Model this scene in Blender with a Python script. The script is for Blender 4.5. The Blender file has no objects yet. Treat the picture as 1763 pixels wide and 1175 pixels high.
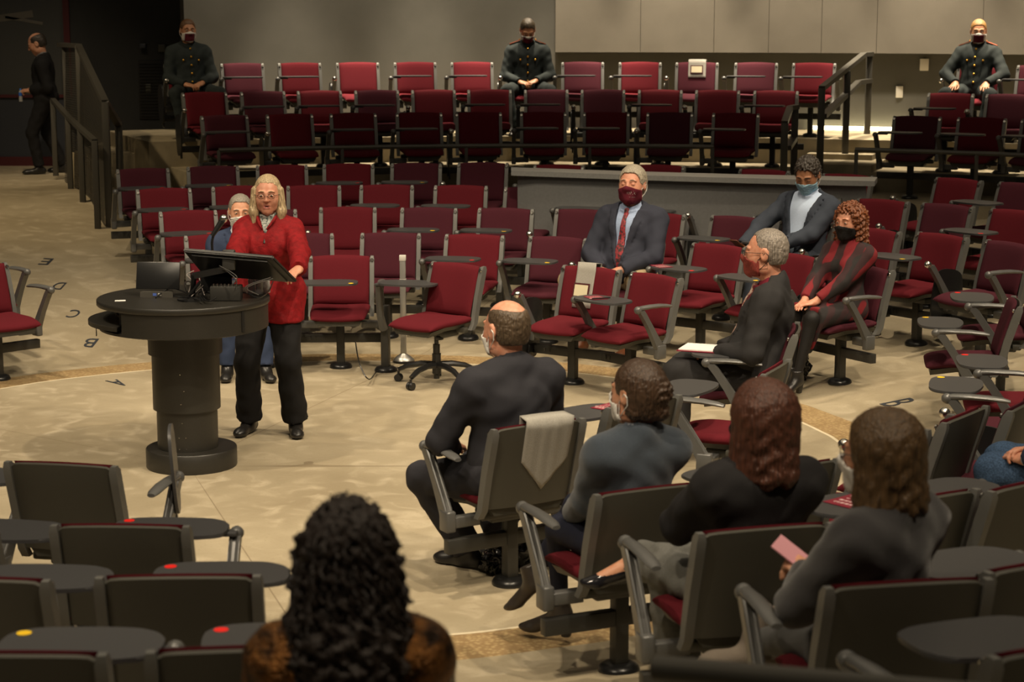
import bpy, bmesh, math, random
import numpy as np
from mathutils import Vector, Matrix, Euler
R = math.radians
random.seed(7); RNG = np.random.RandomState(5)
sc = bpy.context.scene
COL = sc.collection
# ------------------------------------------------------------------ camera, world, lights, exposure
F = 3250.0; CAMH = 2.73; TH = math.atan((587.5-20)/F)
cam = bpy.data.cameras.new('camera'); camo = bpy.data.objects.new('camera', cam); COL.objects.link(camo)
camo.location = (0, 0, CAMH); camo.rotation_euler = (math.pi/2-TH, 0, 0)
cam.sensor_width = 36; cam.lens = 36*F/1763; cam.clip_end = 200; cam.clip_start = .1
cam.dof.use_dof = True; cam.dof.focus_distance = 12.3; cam.dof.aperture_fstop = 4.0
sc.camera = camo
w = bpy.data.worlds.new('world'); sc.world = w; w.use_nodes = True
w.node_tree.nodes['Background'].inputs[0].default_value = (1, .86, .66, 1)
w.node_tree.nodes['Background'].inputs[1].default_value = .02
sc.view_settings.view_transform = 'Standard'; sc.view_settings.look = 'None'
sc.view_settings.exposure = 0.84; sc.view_settings.gamma = 1; sc.view_settings.use_curve_mapping = False
WARM = (1, .83, .60)
def spot(x, y, z, tx, ty, tz, power, cone, blend=.5, rad=.09, color=WARM):
    l = bpy.data.lights.new('spot_light', 'SPOT'); l.energy = power; l.color = color
    l.spot_size = R(cone); l.spot_blend = blend; l.shadow_soft_size = rad
    o = bpy.data.objects.new('spot_light', l); COL.objects.link(o); o.location = (x, y, z)
    o.rotation_euler = (Vector((tx, ty, tz))-Vector((x, y, z))).to_track_quat('-Z', 'Y').to_euler(); return o
def area(x, y, z, tx, ty, tz, power, sx, sy, color=WARM, spread=180):
    l = bpy.data.lights.new('area_light', 'AREA'); l.energy = power; l.color = color; l.shape = 'RECTANGLE'
    l.size = sx; l.size_y = sy; l.spread = R(spread)
    o = bpy.data.objects.new('area_light', l); COL.objects.link(o); o.location = (x, y, z)
    o.rotation_euler = (Vector((tx, ty, tz))-Vector((x, y, z))).to_track_quat('-Z', 'Y').to_euler(); return o
# ceiling spots over the round floor
for (lx, ly, tx, ty, p) in [(-4.5, 8.0, -1.6, 12.0, 640), (1.5, 7.5, -.6, 11.6, 860), (4.5, 9.5, 1.2, 12.5, 620),
                            (0.5, 12.5, -.5, 15.0, 520), (-4.0, 13.5, -2.2, 15.5, 460), (4.2, 14.0, 2.8, 15.8, 520),
                            (2.5, 5.0, 2.0, 9.0, 560), (-1.8, 4.6, -1.6, 8.0, 540), (6.0, 12.0, 4.0, 13.0, 420),
                            (-6.0, 11.0, -4.0, 14.0, 420), (1.6, 2.4, 1.0, 6.4, 420), (-3.2, 2.6, -1.8, 6.6, 420)]:
    spot(lx, ly, 7.6, tx, ty, 0, p, 62, .75, .10)
area(0, 12, 7.8, 0, 12, 0, 60, 9, 9)                 # added fill lamp standing in for ceiling bounce
# wall washers over the top row
for k in range(9):
    wa = R(-14+7.2*k); wx, wy = .4+11.75*math.sin(wa), 11.2+11.75*math.cos(wa)
    spot(wx, wy, 6.6, wx-.02, wy-.02, 1.3, 1350, 32, .5, .10, (1, .84, .62))
for k in range(5):
    wa = R(-12+13*k); wx, wy = .4+9.6*math.sin(wa), 11.2+9.6*math.cos(wa)
    spot(wx, wy, 7.4, .4+12.6*math.sin(wa), 11.2+12.6*math.cos(wa), 3.0, 620, 60, .95, .2, (1, .84, .62))
spot(-7.2, 17.5, 6.8, -5.4, 20.6, .6, 620, 56, .9, .1, (1, .78, .48))
spot(-5.2, 20.0, 6.8, -6.0, 23.6, 1.4, 260, 40, .9, .1, (1, .8, .55))   # over the left ramp

def ray(px, py):
    dx = (px-881.5)/F; dy = (587.5-py)/F
    return Vector((dx, math.cos(TH)+dy*math.sin(TH), -math.sin(TH)+dy*math.cos(TH)))
def on_z(px, py, z):
    d = ray(px, py); t = (z-CAMH)/d.z; return Vector((d.x*t, d.y*t, z))
def on_D(px, py, D):
    d = ray(px, py); t = D/d.y; return Vector((d.x*t, D, CAMH+d.z*t))
CX, CY = -1.25, 11.3           # centre of the round floor
TX, TY = .4, 11.2              # centre of the raised rows
R0, SL, ZCAP = 3.9, .12, .72
def zfloor(x, y):
    r = math.hypot(x-CX, y-CY); return min(max(0, SL*(r-R0)), ZCAP)
def on_floor(px, py, h=0.0):
    z = 0.0
    for i in range(60):
        p = on_z(px, py, z+h); z = .5*z+.5*zfloor(p.x, p.y)
    return Vector((p.x, p.y, z))
# ------------------------------------------------------------------ materials
def nmat(name, col, rough=.6, metal=0, noise=0, nscale=30, col2=None, bump=0, bscale=200, spec=.5, coat=0, detail=4, sheen=0):
    m = bpy.data.materials.new(name); m.use_nodes = True; nt = m.node_tree; b = nt.nodes['Principled BSDF']
    b.inputs['Base Color'].default_value = (*col, 1); b.inputs['Roughness'].default_value = rough
    b.inputs['Metallic'].default_value = metal; b.inputs['Specular IOR Level'].default_value = spec
    b.inputs['Coat Weight'].default_value = coat; b.inputs['Sheen Weight'].default_value = sheen
    tc = nt.nodes.new('ShaderNodeTexCoord')
    if noise > 0:
        n = nt.nodes.new('ShaderNodeTexNoise'); n.inputs['Scale'].default_value = nscale; n.inputs['Detail'].default_value = detail
        nt.links.new(tc.outputs['Object'], n.inputs['Vector'])
        mx = nt.nodes.new('ShaderNodeMix'); mx.data_type = 'RGBA'
        c2 = col2 or tuple(c*(1-noise) for c in col)
        mx.inputs[6].default_value = (*col, 1); mx.inputs[7].default_value = (*c2, 1)
        rp = nt.nodes.new('ShaderNodeValToRGB'); rp.color_ramp.elements[0].position = .35; rp.color_ramp.elements[1].position = .65
        nt.links.new(n.outputs['Fac'], rp.inputs[0]); nt.links.new(rp.outputs[0], mx.inputs[0])
        nt.links.new(mx.outputs[2], b.inputs['Base Color'])
    if bump > 0:
        n2 = nt.nodes.new('ShaderNodeTexNoise'); n2.inputs['Scale'].default_value = bscale; n2.inputs['Detail'].default_value = 3
        nt.links.new(tc.outputs['Object'], n2.inputs['Vector'])
        bp = nt.nodes.new('ShaderNodeBump'); bp.inputs['Strength'].default_value = bump; bp.inputs['Distance'].default_value = .01
        nt.links.new(n2.outputs['Fac'], bp.inputs['Height']); nt.links.new(bp.outputs[0], b.inputs['Normal'])
    return m
def emat(name, col, s):
    m = bpy.data.materials.new(name); m.use_nodes = True; b = m.node_tree.nodes['Principled BSDF']
    b.inputs['Emission Color'].default_value = (*col, 1); b.inputs['Emission Strength'].default_value = s; return m
M = dict(
 red=nmat('red_fabric', (.112, .0105, .0165), .9, noise=.18, nscale=260, bump=.15, bscale=900, spec=.12),
 plum=nmat('plum_fabric', (.070, .0150, .0235), .9, noise=.18, nscale=260, bump=.15, bscale=900, spec=.12),
 shell=nmat('dark_plastic_shell', (.050, .048, .038), .5, bump=.05, bscale=600),
 frame=nmat('grey_frame', (.13, .13, .122), .45, metal=.2),
 steel=nmat('dark_steel', (.035, .034, .030), .45, metal=.2),
 arm=nmat('arm_plastic', (.085, .085, .082), .33, spec=.6),
 black=nmat('black_plastic', (.012, .012, .012), .3),
 tablet=nmat('tablet_laminate', (.054, .054, .056), .42, noise=.25, nscale=500, bump=.03),
 chrome=nmat('chrome', (.65, .63, .58), .22, metal=1),
 dotred=nmat('red_dot', (.80, .012, .006), .5), dotyel=nmat('yellow_dot', (.85, .55, .01), .5),
 grey=nmat('counter_grey', (.17, .172, .17), .6, noise=.1, nscale=40),
 greytop=nmat('counter_top', (.25, .25, .24), .35, noise=.12, nscale=60),
 rail=nmat('dark_rail_paint', (.068, .064, .054), .45, metal=.3),
 concrete=nmat('pale_step_concrete', (.30, .25, .16), .8, noise=.3, nscale=4, bump=.1, bscale=60),
 darkwall=nmat('black_wall_paint', (.011, .012, .011), .7), maroon=nmat('maroon_trim', (.06, .006, .008), .5),
 white=nmat('white_plastic', (.75, .72, .65), .4), paper=nmat('paper', (.85, .82, .78), .8),
 cloth=nmat('grey_cloth', (.34, .325, .29), .9, noise=.2, nscale=220, bump=.2, bscale=700),
 aluminium=nmat('brushed_aluminium', (.45, .44, .41), .35, metal=.8),
 lect=nmat('lectern_black_laminate', (.022, .020, .016), .42, noise=.15, nscale=90),
)
# ------------------------------------------------------------------ mesh helpers
def setp(o, label=None, cat=None, group=None, kind=None):
    if label: o['label'] = label
    if cat: o['category'] = cat
    if group: o['group'] = group
    if kind: o['kind'] = kind
    return o
def link(name, me, mat=None, parent=None, loc=None, rot=None, smooth=True):
    if mat is not None and not me.materials: me.materials.append(mat)
    o = bpy.data.objects.new(name, me); COL.objects.link(o)
    if parent is not None: o.parent = parent
    if loc is not None: o.location = loc
    if rot is not None: o.rotation_euler = rot
    return o
def bmesh_to(bm, name='mesh', smooth=True, angle=40):
    me = bpy.data.meshes.new(name)
    bmesh.ops.recalc_face_normals(bm, faces=bm.faces)
    for f in bm.faces: f.smooth = smooth
    if smooth:
        a = R(angle)
        for e in bm.edges:
            if len(e.link_faces) == 2 and e.calc_face_angle(0) > a: e.smooth = False
    bm.to_mesh(me); bm.free(); return me
def obj(name, bm, mat, parent=None, smooth=True, angle=40, loc=None, rot=None):
    return link(name, bmesh_to(bm, name, smooth, angle), mat, parent, loc, rot)
def empty(name, loc, rz=0):
    o = bpy.data.objects.new(name, None); COL.objects.link(o); o.location = loc; o.rotation_euler = (0, 0, rz)
    o.empty_display_size = .1; return o
def box(bm, c, s, rot=None, bev=0, seg=2):
    m = Matrix.Translation(Vector(c))
    if rot is not None: m = m @ Euler(rot).to_matrix().to_4x4()
    r = bmesh.ops.create_cube(bm, size=1, matrix=m @ Matrix.Diagonal((*s, 1)))
    if bev > 0:
        es = {e for v in r['verts'] for e in v.link_edges}
        bmesh.ops.bevel(bm, geom=list(es), offset=bev, segments=seg, affect='EDGES', profile=.5)
    return bm
def rings(bm, loops, cap=True, closed=True):
    vs = [[bm.verts.new(p) for p in l] for l in loops]; n = len(loops[0])
    for a, b in zip(vs[:-1], vs[1:]):
        for i in range(n if closed else n-1):
            j = (i+1) % n; bm.faces.new((a[i], a[j], b[j], b[i]))
    if cap and closed: bm.faces.new(vs[0][::-1]); bm.faces.new(vs[-1])
    return vs
def tube(bm, pts, r, n=10, flat=1.0, up=None):
    pts = [Vector(p) for p in pts]; rr = r if isinstance(r, (list, tuple)) else [r]*len(pts)
    loops = []; prev = None
    for i, p in enumerate(pts):
        t = (pts[min(i+1, len(pts)-1)]-pts[max(i-1, 0)]).normalized()
        if prev is None:
            a = up if up is not None else (Vector((0, 0, 1)) if abs(t.z) < .9 else Vector((1, 0, 0)))
            prev = (a-t*a.dot(t)).normalized()
        else: prev = (prev-t*prev.dot(t)).normalized()
        q = t.cross(prev)
        loops.append([p+(prev*math.cos(k/n*2*math.pi)*flat+q*math.sin(k/n*2*math.pi))*rr[i] for k in range(n)])
    rings(bm, loops); return bm
def lathe(bm, prof, n=32, c=(0, 0, 0), sx=1, sy=1, a0=0, a1=2*math.pi):
    full = abs(a1-a0-2*math.pi) < 1e-6; m = n if full else n+1
    loops = [[Vector((c[0]+r*math.cos(a0+(a1-a0)*k/n)*sx, c[1]+r*math.sin(a0+(a1-a0)*k/n)*sy, c[2]+z)) for k in range(m)] for r, z in prof]
    rings(bm, loops, cap=full, closed=full); return bm
def prism(bm, poly, z0, z1, bev=0):
    lo = [bm.verts.new((x, y, z0)) for x, y in poly]; hi = [bm.verts.new((x, y, z1)) for x, y in poly]
    n = len(poly); fs = [bm.faces.new(lo[::-1]), bm.faces.new(hi)]
    for i in range(n): fs.append(bm.faces.new((lo[i], lo[(i+1) % n], hi[(i+1) % n], hi[i])))
    if bev: bmesh.ops.bevel(bm, geom=list(fs[1].edges), offset=bev, segments=2, affect='EDGES')
    return bm
def smoothpoly(pts, it=2):
    for _ in range(it):
        q = []
        for i in range(len(pts)):
            a, b = pts[i], pts[(i+1) % len(pts)]
            q += [(a[0]*.75+b[0]*.25, a[1]*.75+b[1]*.25), (a[0]*.25+b[0]*.75, a[1]*.25+b[1]*.75)]
        pts = q
    return pts
def pad(bm, fn, nu=14, nv=12, th=.03, edge=.35):
    """closed cushion: fn(u,v)->(centre, normal); thickness falls off in a rounded way at the rim"""
    top, bot = [], []
    for i in range(nu+1):
        tr, br = [], []
        for j in range(nv+1):
            u = math.sin((i/nu-.5)*math.pi*.999)/2+.5; v = math.sin((j/nv-.5)*math.pi*.999)/2+.5
            c, n = fn(u, v); e = (1-abs(2*u-1)**8)*(1-abs(2*v-1)**8); t = th*math.sqrt(max(e, 0))
            tr.append(bm.verts.new(c+n*t)); br.append(bm.verts.new(c-n*t*edge) if 0 < i < nu and 0 < j < nv else None)
        top.append(tr); bot.append(br)
    for i in range(nu+1):
        for j in range(nv+1):
            if bot[i][j] is None: bot[i][j] = top[i][j]
    for i in range(nu):
        for j in range(nv):
            bm.faces.new((top[i][j], top[i+1][j], top[i+1][j+1], top[i][j+1]))
            q = (bot[i][j], bot[i][j+1], bot[i+1][j+1], bot[i+1][j])
            if not all(a is b for a, b in zip(q, (top[i][j], top[i][j+1], top[i+1][j+1], top[i+1][j]))):
                try: bm.faces.new(q)
                except ValueError: pass
    return bm
# ------------------------------------------------------------------ floor
def floor_mat():
    m = bpy.data.materials.new('floor_concrete'); m.use_nodes = True; nt = m.node_tree; b = nt.nodes['Principled BSDF']; L = nt.links.new; N = nt.nodes.new
    tc = N('ShaderNodeTexCoord')
    def noise(scale, det=6, dist=0):
        n = N('ShaderNodeTexNoise'); n.inputs['Scale'].default_value = scale; n.inputs['Detail'].default_value = det; n.inputs['Distortion'].default_value = dist
        L(tc.outputs['Object'], n.inputs['Vector']); return n
    def ramp(src, p0, p1, c0=(0, 0, 0, 1), c1=(1, 1, 1, 1)):
        r = N('ShaderNodeValToRGB'); r.color_ramp.elements[0].position = p0; r.color_ramp.elements[1].position = p1
        r.color_ramp.elements[0].color = c0; r.color_ramp.elements[1].color = c1; L(src, r.inputs[0]); return r
    def mix(a, bb, f, mode='MIX'):
        x = N('ShaderNodeMix'); x.data_type = 'RGBA'; x.blend_type = mode
        for k, v in ((6, a), (7, bb), (0, f)):
            if isinstance(v, (tuple, float, int)): x.inputs[k].default_value = v
            else: L(v, x.inputs[k])
        return x.outputs[2]
    sep = N('ShaderNodeSeparateXYZ'); L(tc.outputs['Object'], sep.inputs[0])
    n1 = noise(.9, 8, .6); n2 = noise(5, 8, 1.0); n3 = noise(60, 4)
    base = mix((.39, .33, .225, 1), (.30, .248, .162, 1), ramp(n1.outputs[0], .36, .66).outputs[0])
    base = mix(base, (.46, .395, .28, 1), ramp(n2.outputs[0], .52, .74).outputs[0])
    base = mix(base, (.25, .195, .115, 1), ramp(n3.outputs[0], .60, .85).outputs[0])
    ln = N('ShaderNodeVectorMath'); ln.operation = 'LENGTH'
    cmb = N('ShaderNodeCombineXYZ'); L(sep.outputs[0], cmb.inputs[0]); L(sep.outputs[1], cmb.inputs[1]); L(cmb.outputs[0], ln.inputs[0])
    r = ln.outputs['Value']
    wv = noise(1.6, 2)
    ad = N('ShaderNodeMath'); ad.operation = 'MULTIPLY_ADD'; L(wv.outputs[0], ad.inputs[0]); ad.inputs[1].default_value = .06; L(r, ad.inputs[2])
    def band(a, bnd):
        c = N('ShaderNodeMath'); c.operation = 'COMPARE'; L(ad.outputs[0], c.inputs[0]); c.inputs[1].default_value = a; c.inputs[2].default_value = bnd; return c.outputs[0]
    vor = N('ShaderNodeTexVoronoi'); vor.inputs['Scale'].default_value = 45; L(tc.outputs['Object'], vor.inputs['Vector'])
    agg = mix((.46, .34, .17, 1), (.30, .20, .095, 1), ramp(vor.outputs['Distance'], .15, .6).outputs[0])
    base = mix(base, agg, band(3.60, .16)); base = mix(base, (.66, .58, .42, 1), band(3.435, .012))
    # faint radial saw joints
    at = N('ShaderNodeMath'); at.operation = 'ARCTAN2'; 
    sx_ = N('ShaderNodeMath'); sx_.operation = 'ADD'; L(sep.outputs[0], sx_.inputs[0]); sx_.inputs[1].default_value = .72
    sy_ = N('ShaderNodeMath'); sy_.operation = 'ADD'; L(sep.outputs[1], sy_.inputs[0]); sy_.inputs[1].default_value = .1
    L(sy_.outputs[0], at.inputs[0]); L(sx_.outputs[0], at.inputs[1])
    mo = N('ShaderNodeMath'); mo.operation = 'PINGPONG'; L(at.outputs[0], mo.inputs[0]); mo.inputs[1].default_value = math.pi/5
    mr = N('ShaderNodeMath'); mr.operation = 'MULTIPLY'; L(mo.outputs[0], mr.inputs[0]); L(r, mr.inputs[1])
    lt = N('ShaderNodeMath'); lt.operation = 'LESS_THAN'; L(mr.outputs[0], lt.inputs[0]); lt.inputs[1].default_value = .004
    base = mix(base, mix(base, (.14, .10, .055, 1), .55), lt.outputs[0])
    L(base, b.inputs['Base Color'])
    rr = ramp(n2.outputs[0], .3, .7, (.38, .38, .38, 1), (.62, .62, .62, 1)); L(rr.outputs[0], b.inputs['Roughness'])
    bp = N('ShaderNodeBump'); bp.inputs['Strength'].default_value = .12; bp.inputs['Distance'].default_value = .004; L(n3.outputs[0], bp.inputs['Height']); L(bp.outputs[0], b.inputs['Normal'])
    return m
bm = bmesh.new(); NA = 120; rads = [0.001, 1, 2, 3, 3.4, 3.75, 3.9, 4.2, 5, 6, 7, 8, 9, 9.9, 11, 13, 16, 19]
rings(bm, [[Vector((r*math.cos(2*math.pi*k/NA), r*math.sin(2*math.pi*k/NA), min(max(0, SL*(r-R0)), ZCAP))) for k in range(NA)] for r in rads], cap=False)
fl = obj('floor', bm, floor_mat(), loc=(CX, CY, 0)); setp(fl, 'pale polished concrete floor with a round centre and a rougher ring', kind='structure')
# ------------------------------------------------------------------ raised tiers and curved wall
def arc_block(name, r0, r1, z0, z1, a0, a1, mat, cx=TX, cy=TY, n=48, parent=None, kind='structure', bev=.0):
    """a curved slab; angles in degrees from +Y, positive to the right"""
    bm = bmesh.new(); loops = []
    for k in range(n+1):
        a = R(a0+(a1-a0)*k/n); s, c = math.sin(a), math.cos(a)
        loops.append([Vector((cx+r*s, cy+r*c, z)) for r, z in ((r0, z0), (r1, z0), (r1, z1), (r0, z1))])
    rings(bm, loops); o = obj(name, bm, mat, parent, angle=30)
    if kind and parent is None: o['kind'] = kind
    return o
def ang(px, r):
    """angle about the tier centre at which a column of the picture meets radius r"""
    a = (px-881.5)/F*r
    for _ in range(30):
        D = TY+r*math.cos(R(a)) if _ else 11+r
        X = (px-881.5)/F*D; a = math.degrees(math.asin(max(-1, min(1, (X-TX)/r))))
    return a
ZF, ZG, ZH = .80, 1.0, 1.29
RF, RG, RH = 9.6, 10.7, 11.65
conc = M['concrete']
arc_block('trim_1', 8.75, 9.98, 0, ZF, ang(318, 9.3), 60, conc)
arc_block('trim_2', 9.98, 10.98, 0, ZG, ang(318, 10.3), 60, conc)
arc_block('trim_3', 10.98, 13.2, 0, ZH, ang(240, 11.5), 60, conc)
def wall_mat(name, c1, c2, vs=9):
    m = nmat(name, c1, .85, noise=.3, nscale=2.5, col2=c2, bump=.25, bscale=260, spec=.25); return m
wm = wall_mat('grey_wall_fabric', (.115, .110, .096), (.104, .10, .087)); wp = wall_mat('acoustic_panel_fabric', (.20, .18, .147), (.178, .16, .13))
aw = ang(325, 12.7)
arc_block('wall_back', 12.7, 12.95, 0, 7.8, aw, 62, wm, n=80)
pr = empty('wall_panels', (0, 0, 0)); pr.name = 'wall_panel_run'; setp(pr, kind='structure', label='run of tall acoustic wall panels above the top row')
edges = [955, 1100, 1225, 1318, 1408, 1502, 1682, 1860]
for a, b in zip(edges[:-1], edges[1:]):
    a0, a1 = ang(a, 12.45), ang(b, 12.45)
    arc_block('panel', 12.42, 12.7, 2.235, 7.8, a0+.012, a1-.012, wp, n=10, parent=pr)
# LED strip glowing at the wall foot beside the right stair
led = arc_block('light_strip', 12.60, 12.66, ZH+.01, ZH+.05, ang(1390, 12.6), ang(1562, 12.6), emat('led_glow', (1, .86, .5), 6), kind=None, n=12)
setp(led, 'thin glowing light strip at the foot of the wall beside the right stair', 'light')
# left: black wall, window wall
def wallbox(name, x0, x1, y0, y1, z0, z1, mat):
    bm = bmesh.new(); box(bm, ((x0+x1)/2, (y0+y1)/2, (z0+z1)/2), (x1-x0, y1-y0, z1-z0)); o = obj(name, bm, mat, smooth=False); o['kind'] = 'structure'; return o
def xat(px, D): return (px-881.5)/F*D
DW = 25.0
def zat(py, D): return on_D(881, py, D).z
dwm = nmat('charcoal_wall_paint', (.020, .021, .020), .75, noise=.2, nscale=3)
xm = xat(127, DW)
wallbox('wall_left', xm, xat(338, DW), DW, DW+.2, .5, 7.8, dwm)
blue = nmat('blue_black_wall_paint', (.026, .029, .036), .6)
wallbox('wall_window', -10, xm, DW, DW+.2, .5, zat(166, DW), blue)
wallbox('trim_4', -10, xm, DW-.03, DW+.05, zat(168, DW), zat(163, DW), M['maroon'])
wallbox('trim_5', xm-.05, xm+.03, DW-.04, DW+.05, zat(168, DW), 7.8, M['maroon'])
wallbox('baseboard_left', -10, xm, DW-.03, DW, .72, zat(270, DW), M['maroon'])
wn = empty('window_1', (0, 0, 0)); setp(wn, 'large dark interior window behind the standing man', kind='structure')
gl = nmat('dark_window_glass', (.06, .06, .054), .16, spec=.9, coat=.5)
bm = bmesh.new(); box(bm, ((-10+xm)/2, DW+.04, (zat(165, DW)+7.8)/2), (xm+10, .02, 7.8-zat(165, DW))); obj('pane', bm, gl, wn, smooth=False)
# reflections in the glass, put in as thin pale bars
bm = bmesh.new(); box(bm, (xat(10, DW), DW+.03, zat(32, DW)), (.9, .01, .09), rot=(0, R(-8), 0), bev=.004); box(bm, (xat(52, DW), DW+.03, zat(35, DW)), (.5, .01, .04), rot=(0, R(10), 0), bev=.004)
obj('reflection_glint', bm, nmat('dim_glint', (.14, .13, .11), .5), wn, smooth=False)
# wall devices and panels on the dark wall
def wallthing(name, px, py, w_px, h_px, D, mat, label, cat, group=None, depth=.03, kind=None, child=None):
    c = on_D(px, py, D); s = F/(D*.99)
    bm = bmesh.new(); box(bm, (0, 0, 0), (w_px/s, depth, h_px/s), bev=.006)
    o = obj(name, bm, mat, loc=(c.x, D-depth/2, c.z)); setp(o, label, cat, group, kind); return o
dg = nmat('dim_grey_plate', (.055, .055, .045), .5)
wallthing('wall_plate', 279, 83, 12, 13, DW, dg, 'small square grey plate high on the black wall left of the seated uniformed man', 'wall plate')
wallthing('wall_plate', 256, 152, 9, 15, DW, dg, 'upright grey switch plate low on the black wall below the square plate', 'wall plate')
wallthing('security_camera', 248, 79, 10, 8, DW, nmat('dim_blue_grey', (.04, .045, .06), .4), 'small dark blue-grey device on the black wall left of the square plate', 'camera', depth=.1)
dp = wallthing('vent_panel', 262, 155, 46, 100, DW, nmat('dark_panel', (.013, .012, .011), .8), 'tall dark louvred panel in the black wall beside the seated uniformed man', 'vent', depth=.02)
bm = bmesh.new()
for k in range(18): box(bm, (0, -.016, (k-8.5)*.040), (.31, .008, .012))
o = obj('slat', bm, M['black'], dp, smooth=False); o['kind'] = 'stuff'
wallthing('wall_plate', 1552, 159, 12, 20, 23.0, M['white'], 'white outlet plate on the grey wall right of the stair', 'wall plate')
bpy.data.objects['wall_plate.002'].location.y = TY+math.sqrt(12.68**2-(bpy.data.objects['wall_plate.002'].location.x-TX)**2)
s3 = wallthing('wall_plate', 1611, 114, 15, 21, 22.4, M['white'], 'white plate on the grey wall at the right elbow of the seated blond uniformed man', 'wall plate')
s3.location.y = TY+math.sqrt(12.68**2-(s3.location.x-TX)**2)
# left stair blocks going up beside the ramp
def block(name, px0, px1, D0, D1, z1, kind='structure', mat=None, z0=.4):
    x0, x1 = xat(px0, D0), xat(px1, D0)
    bm = bmesh.new(); box(bm, ((x0+x1)/2, (D0+D1)/2, (z0+z1)/2), (x1-x0, D1-D0, z1-z0), bev=.008); o = obj(name, bm, mat or conc); o['kind'] = kind; return o
block('trim_6', 120, 330, 21.9, 25.0, 1.12)
block('trim_7', 196, 296, 21.3, 21.9, .92)
block('trim_8', 196, 322, 20.6, 21.3, .78)
# right stair: steps between the two blocks of seats
for i, (r0, z) in enumerate(((8.25, .60), (8.55, .75), (9.65, .93), (10.0, 1.08), (10.7, 1.14))):
    arc_block('trim_%d' % (9+i), r0, 11.2, .3, z, ang(1388, r0), ang(1500, r0), conc, n=6)
# ------------------------------------------------------------------ railings
def tpt(px, r, z):
    a = R(ang(px, r)); return Vector((TX+r*math.sin(a), TY+r*math.cos(a), z))
def front_rail(px0, px1, label, r=8.85, ztop=1.33, posts=()):
    g = empty('guard_rail', tpt((px0+px1)/2, r, ZF)); g.rotation_euler = (0, 0, 0); o0 = g.location
    setp(g, label, 'railing'); n = 24
    bm = bmesh.new(); tube(bm, [tpt(px0+(px1-px0)*k/n, r, ztop)-o0 for k in range(n+1)], .024, 8); obj('top_rail', bm, M['rail'], g)
    for p in posts:
        b = tpt(p, r, ZF)-o0; bm = bmesh.new(); box(bm, (b.x, b.y, (ztop-ZF)/2), (.035, .035, ztop-ZF), bev=.004); obj('post', bm, M['rail'], g)
front_rail(378, 1228, 'long low dark guard rail in front of the lowest raised row, centre section', posts=(378, 590, 803, 1015, 1226))
front_rail(1471, 1800, 'low dark guard rail in front of the raised rows at the right edge', posts=(1473, 1680, 1799))
def bar(bm, a, b, w=.05, t=.02):
    a, b = Vector(a), Vector(b); d = b-a; m = Matrix.Translation((a+b)/2) @ d.to_track_quat('Z', 'Y').to_matrix().to_4x4() @ Matrix.Diagonal((w, t, d.length, 1))
    bmesh.ops.create_cube(bm, size=1, matrix=m)
def railset(name, label, tops, base, D, rails, w=.05):
    """posts: list of (px, ytop, ybottom, D); rails: list of polylines [(px,py,D)...]"""
    g = empty(name, on_D(*base, D)); setp(g, label, 'railing'); o0 = g.location
    for (px, y0, y1, d) in tops:
        a, b = on_D(px, y0, d)-o0, on_D(px, y1, d)-o0; b.x = a.x
        bm = bmesh.new(); box(bm, (a.x, a.y, (a.z+b.z)/2), (w, w*.8, a.z-b.z), bev=.004); obj('post', bm, M['rail'], g)
    for pl in rails:
        bm = bmesh.new(); pts = [on_D(*p)-o0 for p in pl]
        for a, b in zip(pts[:-1], pts[1:]): bar(bm, a, b, w, w*.7)
        obj('hand_rail', bm, M['rail'], g)
    return g
railset('stair_railing', 'dark double handrail with three posts climbing the right stair to the grey wall', [(1415, 152, 305, 20.4), (1459, 122, 276, 21.5), (1497, 94, 244, 22.6)],
        (1415, 305), 20.4, [[(1415, 152, 20.4), (1487, 94, 22.4), (1500, 93, 22.6)], [(1418, 200, 20.4), (1478, 142, 22.2), (1498, 139, 22.6)]], .07)
railset('stair_railing', 'short dark stair handrail left of the right stair, by the end of the raised rows', [(1351, 212, 300, 20.0), (1369, 186, 300, 20.6)],
        (1351, 300), 20.0, [[(1351, 212, 20.0), (1360, 186, 20.5), (1372, 184, 20.6)], [(1357, 255, 20.1), (1368, 238, 20.6)]], .07)
mesh_panel = bpy.data.materials.new('perforated_metal'); mesh_panel.use_nodes = True
def perf_mat(m):
    nt = m.node_tree; b = nt.nodes['Principled BSDF']; b.inputs['Base Color'].default_value = (.045, .042, .035, 1); b.inputs['Roughness'].default_value = .5
    tc = nt.nodes.new('ShaderNodeTexCoord'); mp = nt.nodes.new('ShaderNodeMapping'); mp.inputs['Scale'].default_value = (1, 1, 1)
    v = nt.nodes.new('ShaderNodeTexVoronoi'); v.inputs['Scale'].default_value = 38; v.inputs['Randomness'].default_value = 0
    nt.links.new(tc.outputs['UV'], v.inputs['Vector'])
    lt = nt.nodes.new('ShaderNodeMath'); lt.operation = 'GREATER_THAN'; lt.inputs[1].default_value = .36
    nt.links.new(v.outputs['Distance'], lt.inputs[0]); nt.links.new(lt.outputs[0], b.inputs['Alpha'])
perf_mat(mesh_panel)
gr = railset('ramp_guard_rail', 'tall dark guard rail with perforated metal infill along the left ramp',
        [(112, 79, 335, 22.6), (135, 79, 345, 21.6), (181, 176, 393, 19.3), (204, 214, 372, 19.9)], (135, 345), 21.6,
        [[(103, 77, 22.8), (135, 79, 21.6), (181, 176, 19.3), (204, 214, 19.9)], [(137, 350, 21.6), (181, 394, 19.3)]], .07)
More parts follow.
